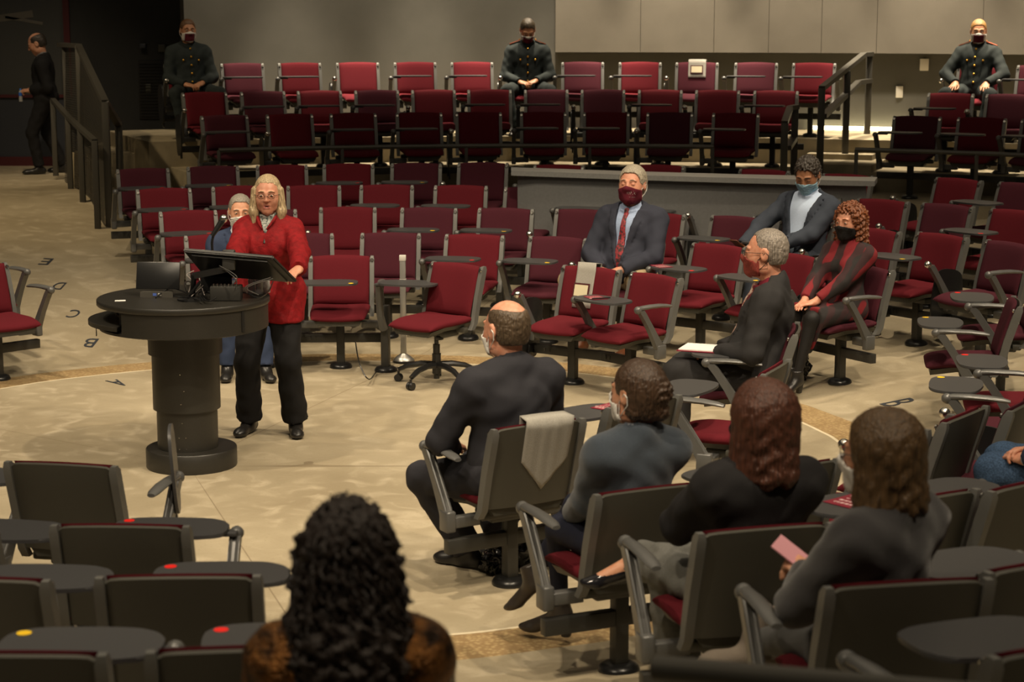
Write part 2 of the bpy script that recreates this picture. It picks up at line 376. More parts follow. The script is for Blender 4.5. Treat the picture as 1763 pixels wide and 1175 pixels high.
def perf(a, b, c, d):
    o0 = gr.location; vs = [on_D(*p)-o0 for p in (a, b, c, d)]
    me = bpy.data.meshes.new('infill'); 
    n = (vs[1]-vs[0]).cross(vs[3]-vs[0]).normalized()*.002
    me.from_pydata([v+n for v in vs]+[v-n for v in vs], [], [(0, 1, 2, 3), (7, 6, 5, 4), (0, 4, 5, 1), (1, 5, 6, 2), (2, 6, 7, 3), (3, 7, 4, 0)])
    uv = me.uv_layers.new(); w = (vs[1]-vs[0]).length; h = (vs[3]-vs[0]).length; cc = [(0, h), (w, h), (w, 0), (0, 0)]
    for p in me.polygons:
        for li in p.loop_indices: uv.data[li].uv = cc[me.loops[li].vertex_index % 4]
    link('infill_panel', me, mesh_panel, gr)
perf((137, 84, 21.6), (180, 180, 19.3), (180, 388, 19.3), (137, 342, 21.6))
perf((112, 82, 22.6), (135, 82, 21.6), (135, 342, 21.6), (112, 330, 22.6))
railset('ramp_handrail', 'lower dark handrail on four posts in front of the perforated guard at the left ramp',
        [(91, 172, 303, 22.9), (117, 201, 333, 21.7), (138, 222, 365, 20.4), (163, 243, 397, 19.2)], (163, 397), 19.2,
        [[(91, 172, 22.9), (117, 201, 21.7), (138, 221, 20.4), (163, 243, 19.2)]], .06)
g = empty('guard_rail', (1.2, 3.3, .7)); setp(g, 'blurred dark guard rail crossing the bottom edge of the picture', 'railing')
bm = bmesh.new(); a = on_D(1122, 1150, 3.55)-g.location; b = on_D(1560, 1190, 3.25)-g.location; tube(bm, [a, a+(b-a)*.02, b, b+(b-a)*.8], [.012, .026, .026, .026], 12); obj('top_rail', bm, M['rail'], g)
bm = bmesh.new(); q = b+(b-a)*.5; tube(bm, [(q.x, q.y, q.z), (q.x, q.y, 0)], .024, 10); obj('post', bm, M['rail'], g)
# grey counter between the seat rows
g = empty('long_counter', on_floor(1195, 380)); setp(g, 'long curved grey counter with a paler top behind the seated man in the maroon mask', 'counter')
def cpt(px, py, D, z): p = on_D(px, py, D); p.z = z; return p-g.location
def counter():
    o0 = g.location; n = 14
    path = []
    for k in range(n+1):
        t = k/n; px = 880+(1506-880)*t; py = 292+18*t+1.5*math.sin(t*math.pi)
        path.append(on_z(px, py+2, 1.287))
    inn = [Vector((p.x+.10*i_/n, p.y+.40, p.z)) for i_, p in enumerate(path)]
    bm = bmesh.new(); rings(bm, [[p-o0+Vector((0, 0, dz)) for p, dz in ((a, -.045), (b, -.045), (b, 0), (a, 0))] for a, b in zip(path, inn)]); obj('worktop', bm, M['greytop'], g, angle=30)
    bm = bmesh.new(); rings(bm, [[Vector((p.x-o0.x+(.06 if i == 0 else (-.06 if i == n else 0)), p.y-o0.y+dy, z-o0.z)) for dy, z in ((.06, .1), (.36, .1), (.36, 1.243), (.06, 1.243))] for i, p in enumerate(path)]); obj('body_panel', bm, M['grey'], g, angle=30)
counter()
# dark bench/kerb under guard rail, posts hidden: riser face
# floor letters
def letter(ch, px, py, rz, label, w=.095, h=.25):
    p = on_floor(px, py); cu = bpy.data.curves.new('letter', 'FONT'); cu.body = ch; cu.align_x = 'CENTER'; cu.align_y = 'CENTER'; cu.extrude = .001; cu.size = 1; cu.resolution_u = 3
    tmp = bpy.data.objects.new('tmp', cu); COL.objects.link(tmp); bpy.context.view_layer.update()
    me = bpy.data.meshes.new_from_object(tmp); bpy.data.objects.remove(tmp)
    xs = [v.co.x for v in me.vertices]; ys = [v.co.y for v in me.vertices]
    cx, cy = (min(xs)+max(xs))/2, (min(ys)+max(ys))/2; sx = w/(max(xs)-min(xs)); sy = h/(max(ys)-min(ys))
    for v in me.vertices: v.co = Vector(((v.co.x-cx)*sx, (v.co.y-cy)*sy, v.co.z))
    rad = math.hypot(p.x-CX, p.y-CY); d = Vector((p.x-CX, p.y-CY)).normalized()
    nrm = Vector((-d.x*SL, -d.y*SL, 1)).normalized() if rad > R0 else Vector((0, 0, 1))
    o = link('floor_letter', me, M['ink'], loc=(p.x, p.y, p.z+.003))
    q = Vector((0, 0, 1)).rotation_difference(nrm); o.rotation_mode = 'QUATERNION'; o.rotation_quaternion = q @ Euler((0, 0, rz)).to_quaternion()
    setp(o, label, 'letter')
M['ink'] = nmat('blue_black_paint', (.03, .035, .045), .6)
letter('E', 79, 451, R(180), 'painted letter E on the floor, farthest of the row letters at the left')
letter('D', 101, 493, R(180), 'painted letter D on the floor between the E and the C at the left')
letter('C', 127, 541, R(180), 'painted letter C on the floor at the left')
letter('B', 155, 591, R(180), 'painted letter B on the floor at the left between the C and the A')
letter('A', 203, 660, R(215), 'painted letter A on the floor left of the lectern column')
letter('B', 1547, 694, R(-72), 'painted outline letter B on the floor among the chairs at the right', w=.11, h=.24)
# ------------------------------------------------------------------ tablet-arm chairs (local: sitter faces +Y, floor at z 0)
HT = .84
def back_fn(w0, w1, z0, z1, off):
    def f(u, v):
        wd = w0+(w1-w0)*v; x = (u-.5)*wd; c = .022*(2*u-1)**2
        y = -.185-.105*v**1.1+c+off; n = Vector((-(2*u-1)*.09, 1, .28)).normalized()
        return Vector((x, y, z0+(z1-z0)*v+.010*(1-(2*u-1)**2)*v)), n
    return f
def seat_fn(u, v):
    x = (u-.5)*.455*(1-.10*v**3); y = -.19+.475*v
    z = .450-.05*max(0, v-.62)**1.6*3.2-.010*math.sin(v*math.pi)+.012*(2*u-1)**2
    return Vector((x, y, z)), Vector((0, .35*max(0, v-.6)*2, 1)).normalized()
_mc = {}
def cached(key, build):
    if key not in _mc: _mc[key] = build()
    return _mc[key]
def m_seat(): bm = bmesh.new(); pad(bm, seat_fn, 14, 14, .034, .8); return bmesh_to(bm, 'seat', angle=70)
def m_backpad(): bm = bmesh.new(); pad(bm, back_fn(.43, .445, .475, HT, .012), 14, 10, .026, .3); return bmesh_to(bm, 'backrest_pad', angle=70)
def m_shell():
    bm = bmesh.new(); f = back_fn(.44, .47, .44, HT-.004, -.004); fr, bk = [], []
    nu, nv = 16, 8
    for i in range(nu+1):
        a, b = [], []
        for j in range(nv+1):
            u, v = i/nu, j/nv
            # rounded top corners
            vv = v*(1-.045*max(0, abs(2*u-1)-.86)/.14*v**3)
            c, n = f(u, vv); a.append(bm.verts.new(c)); b.append(bm.verts.new(c-n*(.016+.006*(1-abs(2*u-1)**6)*(1-abs(2*v-1)**6))))
        fr.append(a); bk.append(b)
    for i in range(nu):
        for j in range(nv):
            bm.faces.new((fr[i][j], fr[i+1][j], fr[i+1][j+1], fr[i][j+1])); bm.faces.new((bk[i][j], bk[i][j+1], bk[i+1][j+1], bk[i+1][j]))
    for i in range(nu):
        bm.faces.new((fr[i][0], bk[i][0], bk[i+1][0], fr[i+1][0])); bm.faces.new((fr[i][nv], fr[i+1][nv], bk[i+1][nv], bk[i][nv]))
    for j in range(nv):
        bm.faces.new((fr[0][j], fr[0][j+1], bk[0][j+1], bk[0][j])); bm.faces.new((fr[nu][j], bk[nu][j], bk[nu][j+1], fr[nu][j+1]))
    return bmesh_to(bm, 'backrest_shell', angle=35)
def m_side(s):
    bm = bmesh.new(); loops = []
    pts = [(-.135, .385, .020), (-.17, .43, .022), (-.185, .50, .024), (-.215, .62, .026), (-.255, .75, .027), (-.275, .815, .025), (-.283, .842, .015)]
    for y, z, h in pts:
        x0, x1 = s*.222, s*.256
        if z > .83: x0, x1 = s*.228, s*.251
        loops.append([Vector((x0, y-h, z)), Vector((x1, y-h, z)), Vector((x1, y+h, z)), Vector((x0, y+h, z))])
    rings(bm, loops); return bmesh_to(bm, 'side_frame', angle=50)
def m_button(s):
    bm = bmesh.new(); bmesh.ops.create_cone(bm, cap_ends=True, segments=12, radius1=.015, radius2=.012, depth=.008, matrix=Matrix.Translation((s*.239, -.240, .815)) @ Euler((R(-76), 0, 0)).to_matrix().to_4x4()); return bmesh_to(bm, 'button', angle=30)
def m_pan():
    bm = bmesh.new(); loops = []
    for k in range(9):
        v = k/8; y = -.175+.43*v; z = .425-.045*max(0, v-.6)*1.6; w = .205*(1-.12*v**3)
        loops.append([Vector((-w, y, z+.01)), Vector((-w*.86, y, z-.028)), Vector((w*.86, y, z-.028)), Vector((w, y, z+.01))])
    rings(bm, loops); box(bm, (0, -.02, .365), (.30, .17, .05), bev=.012); box(bm, (0, -.10, .385), (.44, .06, .04), bev=.01)
    return bmesh_to(bm, 'seat_pan', angle=35)
def m_column(): bm = bmesh.new(); box(bm, (0, -.02, .19), (.062, .062, .33), bev=.007); return bmesh_to(bm, 'column', angle=30)
def m_foot(): bm = bmesh.new(); lathe(bm, [(.005, .042), (.055, .04), (.078, .030), (.088, .014), (.088, 0), (.005, 0)], 20, c=(0, -.02, 0)); return bmesh_to(bm, 'foot', angle=40)
def m_beam():
    bm = bmesh.new(); box(bm, (0, -.02, .235), (.70, .05, .068), bev=.003)
    for x in (.20, .24): box(bm, (x, .007, .238), (.026, .006, .03), bev=.002)
    return bmesh_to(bm, 'floor_beam', angle=30)
def m_arm(s):
    x = s*.325; bm = bmesh.new()
    # bracket under the seat, slanted fluted post, knuckle
    box(bm, (s*.25, .0, .345), (.17, .05, .055), bev=.006); box(bm, (x, .01, .352), (.05, .085, .105), bev=.01)
    pts = [(x, .01, .36), (x, .05, .43), (x, .10, .51), (x, .155, .59), (x, .195, .645), (x, .215, .668)]
    ws = [.036, .032, .026, .024, .026, .026]; loops = []
    for (px, py, pz), w in zip(pts, ws): loops.append([Vector((px-.021, py-w, pz)), Vector((px+.021, py-w, pz)), Vector((px+.021, py+w, pz)), Vector((px-.021, py+w, pz))])
    rings(bm, loops)
    for dx in (-.012, .012): tube(bm, [(px+dx, py-w+.002, pz) for (px, py, pz), w in zip(pts, ws)], .007, 6)
    return bmesh_to(bm, 'arm_post', angle=50)
def m_knob(s):
    x = s*.325; bm = bmesh.new(); bmesh.ops.create_uvsphere(bm, u_segments=14, v_segments=10, radius=.03, matrix=Matrix.Translation((x, .235, .672)) @ Matrix.Diagonal((.95, 1, .95, 1))); return bmesh_to(bm, 'knuckle')
def m_rest(s):
    x = s*.325; bm = bmesh.new(); loops = []
    for y, w, z, h in ((.235, .018, .678, .016), (.20, .024, .682, .018), (.12, .028, .686, .016), (.02, .030, .684, .015), (-.06, .028, .676, .013), (-.095, .018, .67, .009)):
        loops.append([Vector((x+w*math.cos(t)*1.0, y, z+h*math.sin(t))) for t in [k/10*2*math.pi for k in range(10)]])
    rings(bm, loops); return bmesh_to(bm, 'armrest', angle=50)
TAB = smoothpoly([(.30, .14), (.28, .09), (.10, .05), (-.06, .055), (-.15, .10), (-.155, .27), (-.11, .335), (.08, .345), (.24, .33), (.30, .26)], 2)
def m_tab():
    bm = bmesh.new(); prism(bm, TAB, .690, .704, .004); box(bm, (.27, .20, .682), (.13, .06, .016), bev=.004); return bmesh_to(bm, 'tablet', angle=40)
def m_dot(): bm = bmesh.new(); lathe(bm, [(.0005, .7045), (.021, .7045), (.021, .7052), (.0005, .7052)], 16, c=(-.105, .285, 0)); return bmesh_to(bm, 'dot')
STOW = Matrix.Translation((.352, .02, .40)) @ Matrix.Rotation(R(90), 4, 'Y') @ Matrix.Rotation(R(8), 4, 'Z') @ Matrix.Translation((-.07, -.20, -.697))
UP = Matrix.Translation((.335, .20, .54)) @ Matrix.Rotation(R(17), 4, 'Z') @ Matrix.Rotation(R(86), 4, 'Y') @ Matrix.Diagonal((.88, .8, 1, 1)) @ Matrix.Translation((-.28, -.2, -.697))
def xf(me, mat, name):
    m = me.copy(); m.transform(mat); m.name = name; return m
def part(name, key, build, mat, parent):
    me = cached((key, mat.name), lambda: build())
    if not me.materials: me.materials.append(mat)
    o = bpy.data.objects.new(name, me); COL.objects.link(o); o.parent = parent; return o
CHAIRS = []
def chair(x, y, z, rz, fab='red', tab='out', dot=None, left=False, right=True, beam=True, group=None, label=None, name='tablet_arm_chair'):
    g = empty(name, (x, y, z), rz)
    if name == 'tablet_arm_chair':
        part('foot', 'foot', m_foot, M['black'], g); part('column', 'column', m_column, M['steel'], g)
        if beam: part('floor_beam', 'beam', m_beam, M['steel'], g)
    part('seat', 'seat', m_seat, M[fab], g); part('seat_pan', 'pan', m_pan, M['shell'], g)
    part('backrest_pad', 'bp', m_backpad, M[fab], g); part('backrest_shell', 'bs', m_shell, M['shell'], g)
    for s in (-1, 1):
        f = part('side_frame', 'sf%d' % s, lambda: m_side(s), M['frame'], g); part('button', 'bt%d' % s, lambda: m_button(s), M['chrome'], f)
    for s in ([1] if right else [])+([-1] if left else []):
        a = part('arm_post', 'ap%d' % s, lambda: m_arm(s), M['arm'], g)
        part('knuckle', 'kn%d' % s, lambda: m_knob(s), M['chrome'] if (tab == 'stow' and s == 1) else M['arm'], a)
        if s == -1 or tab in ('rest', 'up', 'arm'): part('armrest', 'ar%d' % s, lambda: m_rest(s), M['arm'], g)
    if right and tab in ('out', 'up', 'stow', 'arm'):
        pre = {'out': None, 'arm': None, 'up': UP, 'stow': STOW}[tab]
        if pre is None: t = part('tablet', 'tab', m_tab, M['tablet'], g)
        else: t = part('tablet', 'tab'+tab, lambda: xf(m_tab(), pre, 'tablet'), M['tablet' if tab == 'up' else 'black'], g)
        if dot and tab in ('out', 'arm'): setp(part('dot', 'dot'+dot, m_dot, M['dotred' if dot == 'r' else 'dotyel'], t), 'red dot' if dot == 'r' else 'yellow dot')
    setp(g, label or 'chair', 'chair', group)
    CHAIRS.append(dict(g=g, fab=fab, tab=tab, dot=dot))
    return g
BO = .285   # backrest top sits this far behind the column
def face_angle(x, y, extra=0):
    return math.atan2(-(CX-x), (CY-y))+R(extra)
def place_chair(px, py, fab='red', tab='out', dot=None, extra=0, yaw=None, ztop=HT, **k):
    p = on_floor(px, py, ztop)
    rz = face_angle(p.x, p.y, extra) if yaw is None else R(yaw)
    c = Vector((p.x, p.y, 0))+Vector((-math.sin(rz), math.cos(rz), 0))*BO
    return chair(c.x, c.y, zfloor(c.x, c.y), rz, fab, tab, dot, **k)
def tier_chair(px, r, z, fab, tab, dot=None, **k):
    p = tpt(px, r, z); a = math.atan2(TX-p.x, TY-p.y); rz = math.atan2(-(TX-p.x), (TY-p.y))
    # the raised rows are flatter than the wall: turn them only part of the way
    c = p+Vector((-math.sin(rz), math.cos(rz), 0))*BO
    return chair(c.x, c.y, z, rz, fab, tab, dot, **k)
ORD = ['first', 'second', 'third', 'fourth', 'fifth', 'sixth', 'seventh', 'eighth', 'ninth', 'tenth', 'eleventh', 'twelfth', 'thirteenth']
FAB = {'red': 'red', 'plum': 'plum'}
def desc(fab, tab, dot):
    t = {'out': 'tablet out', 'arm': 'tablet out', 'stow': 'tablet folded down', 'up': 'tablet tipped up', 'rest': 'plain arm'}[tab]
    if dot and tab in ('out', 'arm'): t = '%s-dotted tablet' % ('red' if dot == 'r' else 'yellow')
    return '%s chair, %s' % (FAB[fab], t)
SEAT = {}
def row(key, where, group, specs, maker):
    for i, s in enumerate(specs):
        px, a, fab, tab, dot = s[:5]; kw = s[5] if len(s) > 5 else {}
        kw = dict(kw); lab = kw.pop('label', None) or '%s, %s from left %s' % (desc(fab, tab, dot), ORD[i], where)
        SEAT[(key, i)] = maker(px, a, fab, tab, dot, group=group, label=lab, **kw)
r_, p_ = 'red', 'plum'
row('H', 'in the top row by the wall', 'chairs in the top row',
    [(325, 0, r_, 'stow', None, dict(label='chair in the top row under the seated man in dark uniform against the black wall')), (421, 0, p_, 'out', None), (519, 0, r_, 'out', None), (618, 0, r_, 'stow', None), (716, 0, r_, 'out', None), (813, 0, r_, 'out', None),
     (907, 0, r_, 'stow', None, dict(label='chair in the top row under the uniformed man who looks down')), (1002, 0, p_, 'out', None), (1100, 0, r_, 'out', None), (1197, 0, p_, 'stow', None, dict(label='plum chair in the top row with a pale cloth draped over its back')), (1298, 0, p_, 'out', None), (1397, 0, r_, 'out', None, dict(left=True)),
     (1680, 0, r_, 'stow', None, dict(label='chair in the top row under the blond uniformed man at the right')), (1782, 0, p_, 'out', None, dict(label='plum chair cut by the right picture edge, right of the blond uniformed man'))],
    lambda px, a, *q, **k: tier_chair(px, RH, ZH, *q, **k))
row('G', 'in the middle raised row', 'chairs in the second raised row',
    [(355, 0, r_, 'stow', None), (455, 0, p_, 'out', None), (552, 0, r_, 'out', None), (650, 0, p_, 'out', None), (747, 0, r_, 'stow', None), (843, 0, r_, 'out', None), (940, 0, p_, 'out', None), (1037, 0, p_, 'stow', None), (1135, 0, r_, 'out', None), (1233, 0, r_, 'stow', None), (1333, 0, r_, 'out', None),
     (1632, 0, r_, 'out', None, dict(label='red chair in the second raised row just right of the right stair')), (1732, 0, p_, 'stow', None, dict(label='plum chair at the right edge in the second raised row'))],
    lambda px, a, *q, **k: tier_chair(px, RG, ZG, *q, **k))
row('F', 'in the raised row behind the rail', 'chairs in the lowest raised row',
    [(388, 0, p_, 'out', None), (500, 0, r_, 'stow', None), (609, 0, r_, 'out', None), (722, 0, r_, 'out', None), (824, 0, r_, 'stow', None), (935, 0, r_, 'out', None), (1043, 0, r_, 'out', None), (1152, 0, p_, 'stow', None), (1265, 0, r_, 'out', None),
     (1576, 0, p_, 'out', None, dict(label='plum chair in the lowest raised row nearest the right stair, right of it')), (1687, 0, r_, 'out', None, dict(label='red chair second from the right stair in the lowest raised row at the right')), (1797, 0, p_, 'out', None, dict(label='plum chair cut by the right edge in the lowest raised row'))],
    lambda px, a, *q, **k: tier_chair(px, RF, ZF, *q, **k))
pc = lambda px, a, *q, **k: place_chair(px, a, *q, **k)
row('E', 'in the farthest floor row', 'chairs in the fifth floor row',
    [(245, 285, p_, 'out', 'r'), (366, 281, p_, 'out', 'y'), (485, 279, r_, 'stow', None), (600, 277, r_, 'out', 'r'), (717, 276, p_, 'out', 'y'), (832, 275, p_, 'stow', None), (963, 279, r_, 'out', None), (1137, 279, r_, 'stow', None), (1317, 287, r_, 'stow', None), (1461, 295, r_, 'stow', None),
     (1653, 302, r_, 'stow', None, dict(label='red chair right of the long grey counter with its tablet folded down', extra=-8)), (1762, 310, p_, 'out', None, dict(label='plum chair at the right edge, farthest back of the floor rows', extra=-8))], pc)
row('D', 'in the fourth floor row', 'chairs in the fourth floor row',
    [(281, 319, r_, 'out', 'r'), (411, 315, r_, 'out', None), (540, 314, r_, 'stow', None), (666, 313, r_, 'out', None), (794, 314, r_, 'out', None), (915, 317, p_, 'stow', None), (1038, 318, r_, 'out', None), (1166, 322, r_, 'out', None), (1285, 327, r_, 'stow', None),
     (1405, 332, r_, 'out', None), (1522, 338, r_, 'stow', None), (1634, 346, p_, 'stow', None), (1752, 356, r_, 'out', 'r')], pc)
row('C', 'in the third floor row', 'chairs in the third floor row',
    [(323, 357, r_, 'out', 'r'), (461, 355, p_, 'stow', None), (599, 351, r_, 'stow', None), (739, 352, p_, 'out', 'y'), (872, 353, p_, 'out', 'y'), (1005, 355, p_, 'stow', None), (1135, 361, r_, 'stow', None), (1272, 367, p_, 'out', 'y'),
     (1392, 374, r_, 'out', 'r', dict(label='chair under the man in the pale blue shirt reading')), (1508, 388, r_, 'stow', None), (1625, 397, r_, 'out', 'y'), (1742, 411, p_, 'stow', None, dict(left=True))], pc)
row('B', 'in the second floor row', 'chairs in the second floor row',
    [(369, 398, r_, 'out', None), (522, 396, p_, 'stow', None), (673, 395, p_, 'stow', None), (818, 398, r_, 'out', 'r'), (962, 402, p_, 'out', 'y'), (1096, 406, p_, 'stow', None, dict(label='chair under the man in the maroon mask and patterned tie')),
     (1240, 415, r_, 'out', 'r'), (1368, 431, r_, 'out', 'y'), (1499, 452, p_, 'stow', None, dict(left=True, label='chair under the woman in the red and black plaid dress'))], pc)
row('A', 'in the front floor row', 'chairs in the front floor row',
    [(445, 441, r_, 'out', None, dict(label='chair under the man in the blue suit behind the speaker')), (588, 441, r_, 'out', 'y', dict(left=True, label='red chair in the front row at the right elbow of the speaking woman')),
     (1020, 461, r_, 'stow', None, dict(label='red front row chair with a grey cloth and name card on its back')), (1132, 474, r_, 'out', None, dict(left=True, extra=-4, label='red front row chair turned left, right of the chair with the name card'))], pc)
# ------------------------------------------------------------------ near and right-hand chairs (named one by one)
def near(key, px, py, fab, tab, dot, label, **k):
    mir = k.pop('mirror', False); g = place_chair(px, py, fab, tab, dot, label=label, **k)
    if mir: g.scale = (-1, 1, 1)
    SEAT[key] = g; return g
L = 'chair from behind at lower left, '
near('N1', 104, 800, 'red', 'up', None, L+'farthest of its file, tablet tipped up on edge')
near('N2', 206, 891, 'red', 'out', 'r', L+'second of its file from the lectern, red-dotted tablet')
near('N3', 306, 976, 'red', 'out', 'r', L+'third of its file from the lectern, red-dotted tablet')
near('N4', 425, 1097, 'red', 'out', 'r', L+'beside the curly-haired woman, red-dotted tablet')
near('N5', 8, 1106, 'red', 'out', 'y', L+'with the yellow-dotted tablet')
near('N6', -56, 980, 'red', 'out', None, L+'cut by the left edge, third from the top')
near('N7', -125, 893, 'red', 'out', None, L+'cut by the left edge, second from the top')
near('N8', -190, 805, 'red', 'out', None, 'chair outside the left edge whose tablet tip shows at the lower left')
near('W1', -42, 455, 'red', 'rest', None, 'chair cut by the left edge beside the floor letters, nearer of two', left=True)
near('W2', -75, 420, 'red', 'rest', None, 'chair cut by the left edge beside the floor letters, farther of two', left=True)
near('M1', 928, 731, 'red', 'stow', None, 'chair under the balding man seen from behind, grey cloth over its back', left=True, extra=4)
near('M3', 1122, 828, 'red', 'stow', None, 'chair under the woman with pinned-up hair in a blue-grey sweater', left=True)
near('M4', 1320, 894, 'red', 'stow', None, 'chair under the woman in the black jacket seen from behind', left=True, extra=-7)
near('M5', 1566, 986, 'red', 'stow', None, 'chair under the woman in the charcoal sweater seen from behind', left=True, extra=-11)
near('M6', 1860, 1090, 'red', 'out', None, 'chair at the lower right corner of which the left arm shows', left=True)
near('M7', 1815, 950, 'red', 'out', 'y', 'chair at the right edge with a yellow-dotted tablet, right of the woman in charcoal')
near('M8', 1782, 816, 'red', 'out', None, 'chair at the right edge, seen from behind, below the man in jeans')
near('M9', 1600, 842, 'red', 'out', None, 'chair behind the head of the woman in charcoal, a maroon programme on its tablet')
near('M10', 1664, 702, 'red', 'stow', None, 'chair seen from behind right of the outline letter B, back turned')
near('M11', 1768, 682, 'plum', 'stow', None, 'chair seen from behind at the right edge above the clasped hands')
near('M12', 1545, 742, 'red', 'stow', None, 'chair mostly hidden behind the head of the woman in charcoal')
near('M13', 1370, 790, 'red', 'out', None, 'chair mostly hidden behind the woman in the black jacket')
near('M15', 1110, 692, 'red', 'out', None, 'chair seen from behind just right of the woman with pinned-up hair')
near('P1', 1372, 566, 'plum', 'arm', None, 'chair under the man in profile with cropped grey hair', mirror=True, yaw=80)
near('P2', 1338, 632, 'red', 'arm', None, 'chair turned sideways in front of the woman in the black jacket, empty', mirror=True, yaw=66)
near('R1', 1752, 511, 'plum', 'arm', 'y', 'plum chair at the right edge facing left, yellow-dotted tablet on its near arm', mirror=True, yaw=80)
near('R0', 1800, 470, 'plum', 'arm', 'r', 'chair beyond the right edge, red-dotted tablet farthest up', mirror=True, yaw=80)
near('R2', 1840, 572, 'red', 'arm', 'r', 'chair beyond the right edge with the lower of the red-dotted tablets', mirror=True, yaw=80)
near('R3', 1806, 612, 'plum', 'arm', 'y', 'chair at the right edge whose yellow-dotted tablet is nearest the outline letter B', mirror=True, yaw=75)
# swivel chair and the arm left where a chair was removed
p = on_floor(790, 455, HT+.03); sw = R(40); c = Vector((p.x-math.sin(sw)*BO, p.y+math.cos(sw)*BO*-1, 0))
c = Vector((p.x+(-math.sin(math.pi-sw+math.pi)), p.y, 0)) if False else Vector((p.x, p.y, 0))
rzs = math.pi-R(38)       # faces the camera, turned to the left
c = Vector((p.x, p.y, 0))+Vector((-math.sin(rzs), math.cos(rzs), 0))*BO
swv = chair(c.x, c.y, zfloor(c.x, c.y)+.03, rzs, 'red', None, None, right=False, name='swivel_chair', label='red swivel chair on a black five-star base with casters, behind the balding man')
SEAT['swivel'] = swv
bm = bmesh.new(); lathe(bm, [(.005, .34), (.016, .34), (.016, .27), (.026, .27), (.026, .20), (.033, .20), (.033, .05), (.022, .04), (.022, .01), (.005, .01)], 18, c=(0, -.02, 0)); obj('gas_column', bm, M['black'], swv)
bm = bmesh.new(); tube(bm, [(.10, .02, .345), (.17, .05, .335), (.19, .055, .325)], .008, 8); box(bm, (-.09, .05, .335), (.04, .05, .03), bev=.006); obj('lever', bm, M['black'], swv)
base = None
for k in range(5):
    a = R(20+72*k); d = Vector((math.cos(a), math.sin(a), 0)); o_ = Vector((0, -.02, 0))
    bm = bmesh.new(); tube(bm, [o_+d*.02+Vector((0, 0, .115)), o_+d*.12+Vector((0, 0, .118)), o_+d*.22+Vector((0, 0, .10)), o_+d*.30+Vector((0, 0, .062))], [.032, .028, .024, .020], 8, flat=.8)
    lg = obj('base_arm', bm, M['black'], swv)
    bm = bmesh.new(); e = o_+d*.305; q = Vector((-d.y, d.x, 0))
    for s in (-1, 1): bmesh.ops.create_cone(bm, cap_ends=True, segments=18, radius1=.029, radius2=.027, depth=.02, matrix=Matrix.Translation(e+q*.014*s+Vector((0, 0, 0))) @ q.to_track_quat('Z', 'Y').to_matrix().to_4x4())
    tube(bm, [e+Vector((0, 0, .0)), e+Vector((0, 0, .05))], .010, 8); obj('caster', bm, M['black'], lg)
p = on_floor(663, 640); g = empty('tablet_arm_stand', p, math.pi-R(14)); setp(g, 'post with an empty tablet arm beside the swivel chair, where a seat was removed', 'tablet stand')
part('foot', 'foot', m_foot, M['black'], g); 
bm = bmesh.new(); box(bm, (0, -.02, .27), (.062, .062, .49), bev=.007); obj('column', bm, M['steel'], g)
dx = Matrix.Translation((-.335, -.12, .02)); a = obj('arm_post', (lambda b: (tube(b, [(0, .03, .34), (.0, .10, .45), (0, .13, .60), (0, .15, .69)], [.035, .03, .028, .026], 8), b)[1])(bmesh.new()), M['arm'], g)
me = xf(m_tab(), Matrix.Translation((-.32, -.03, .02)), 'tablet'); me.materials.append(M['tablet']); link('tablet', me, None, g)
bm = bmesh.new(); box(bm, (-.24, .01, .24), (.46, .05, .068), bev=.003) if False else None; bm.free()
# silver stanchion
p = on_floor(695, 624); g = empty('stanchion', p); setp(g, 'silver stanchion post with a domed round base left of the swivel chair', 'stanchion')
bm = bmesh.new(); lathe(bm, [(.005, .03), (.02, .078), (.03, .066), (.06, .045), (.082, .025), (.084, .018), (.005, .018)], 32); obj('base', bm, M['aluminium'], g)
bm = bmesh.new(); lathe(bm, [(.005, 0), (.086, 0), (.086, .018), (.005, .018)], 32); obj('base_rim', bm, M['black'], g)
bm = bmesh.new(); box(bm, (0, 0, .43), (.046, .046, .76), bev=.004); obj('post', bm, M['aluminium'], g)
bm = bmesh.new(); box(bm, (0, 0, .83), (.052, .052, .045), bev=.005); box(bm, (0, 0, .66), (.05, .05, .01)); obj('cap', bm, nmat('cap_plastic', (.6, .58, .53), .4), g)
# power cable from the front beam
bm = bmesh.new(); a = on_D(612, 589, 13.75); b = on_floor(658, 640); mid = [Vector((a.x, a.y, a.z)), Vector((a.x+.03, a.y-.02, .16)), Vector((a.x+.10, a.y-.05, .05)), Vector((b.x-.02, b.y+.02, .012)), Vector((b.x+.16, b.y+.12, .008)), Vector((b.x+.30, b.y+.2, .008))]
def spline(pts, n=6):
    out = []
    for i in range(len(pts)-1):
        p0, p1, p2, p3 = pts[max(i-1, 0)], pts[i], pts[i+1], pts[min(i+2, len(pts)-1)]
        for k in range(n):
            t = k/n; out.append(.5*((2*p1)+(p2-p0)*t+(2*p0-5*p1+4*p2-p3)*t*t+(3*p1-p0-3*p2+p3)*t**3))
    return out+[pts[-1]]
tube(bm, spline(mid), .005, 6); setp(obj('power_cable', bm, M['black']), 'black power cable drooping from the front row beam to the floor', 'cable')
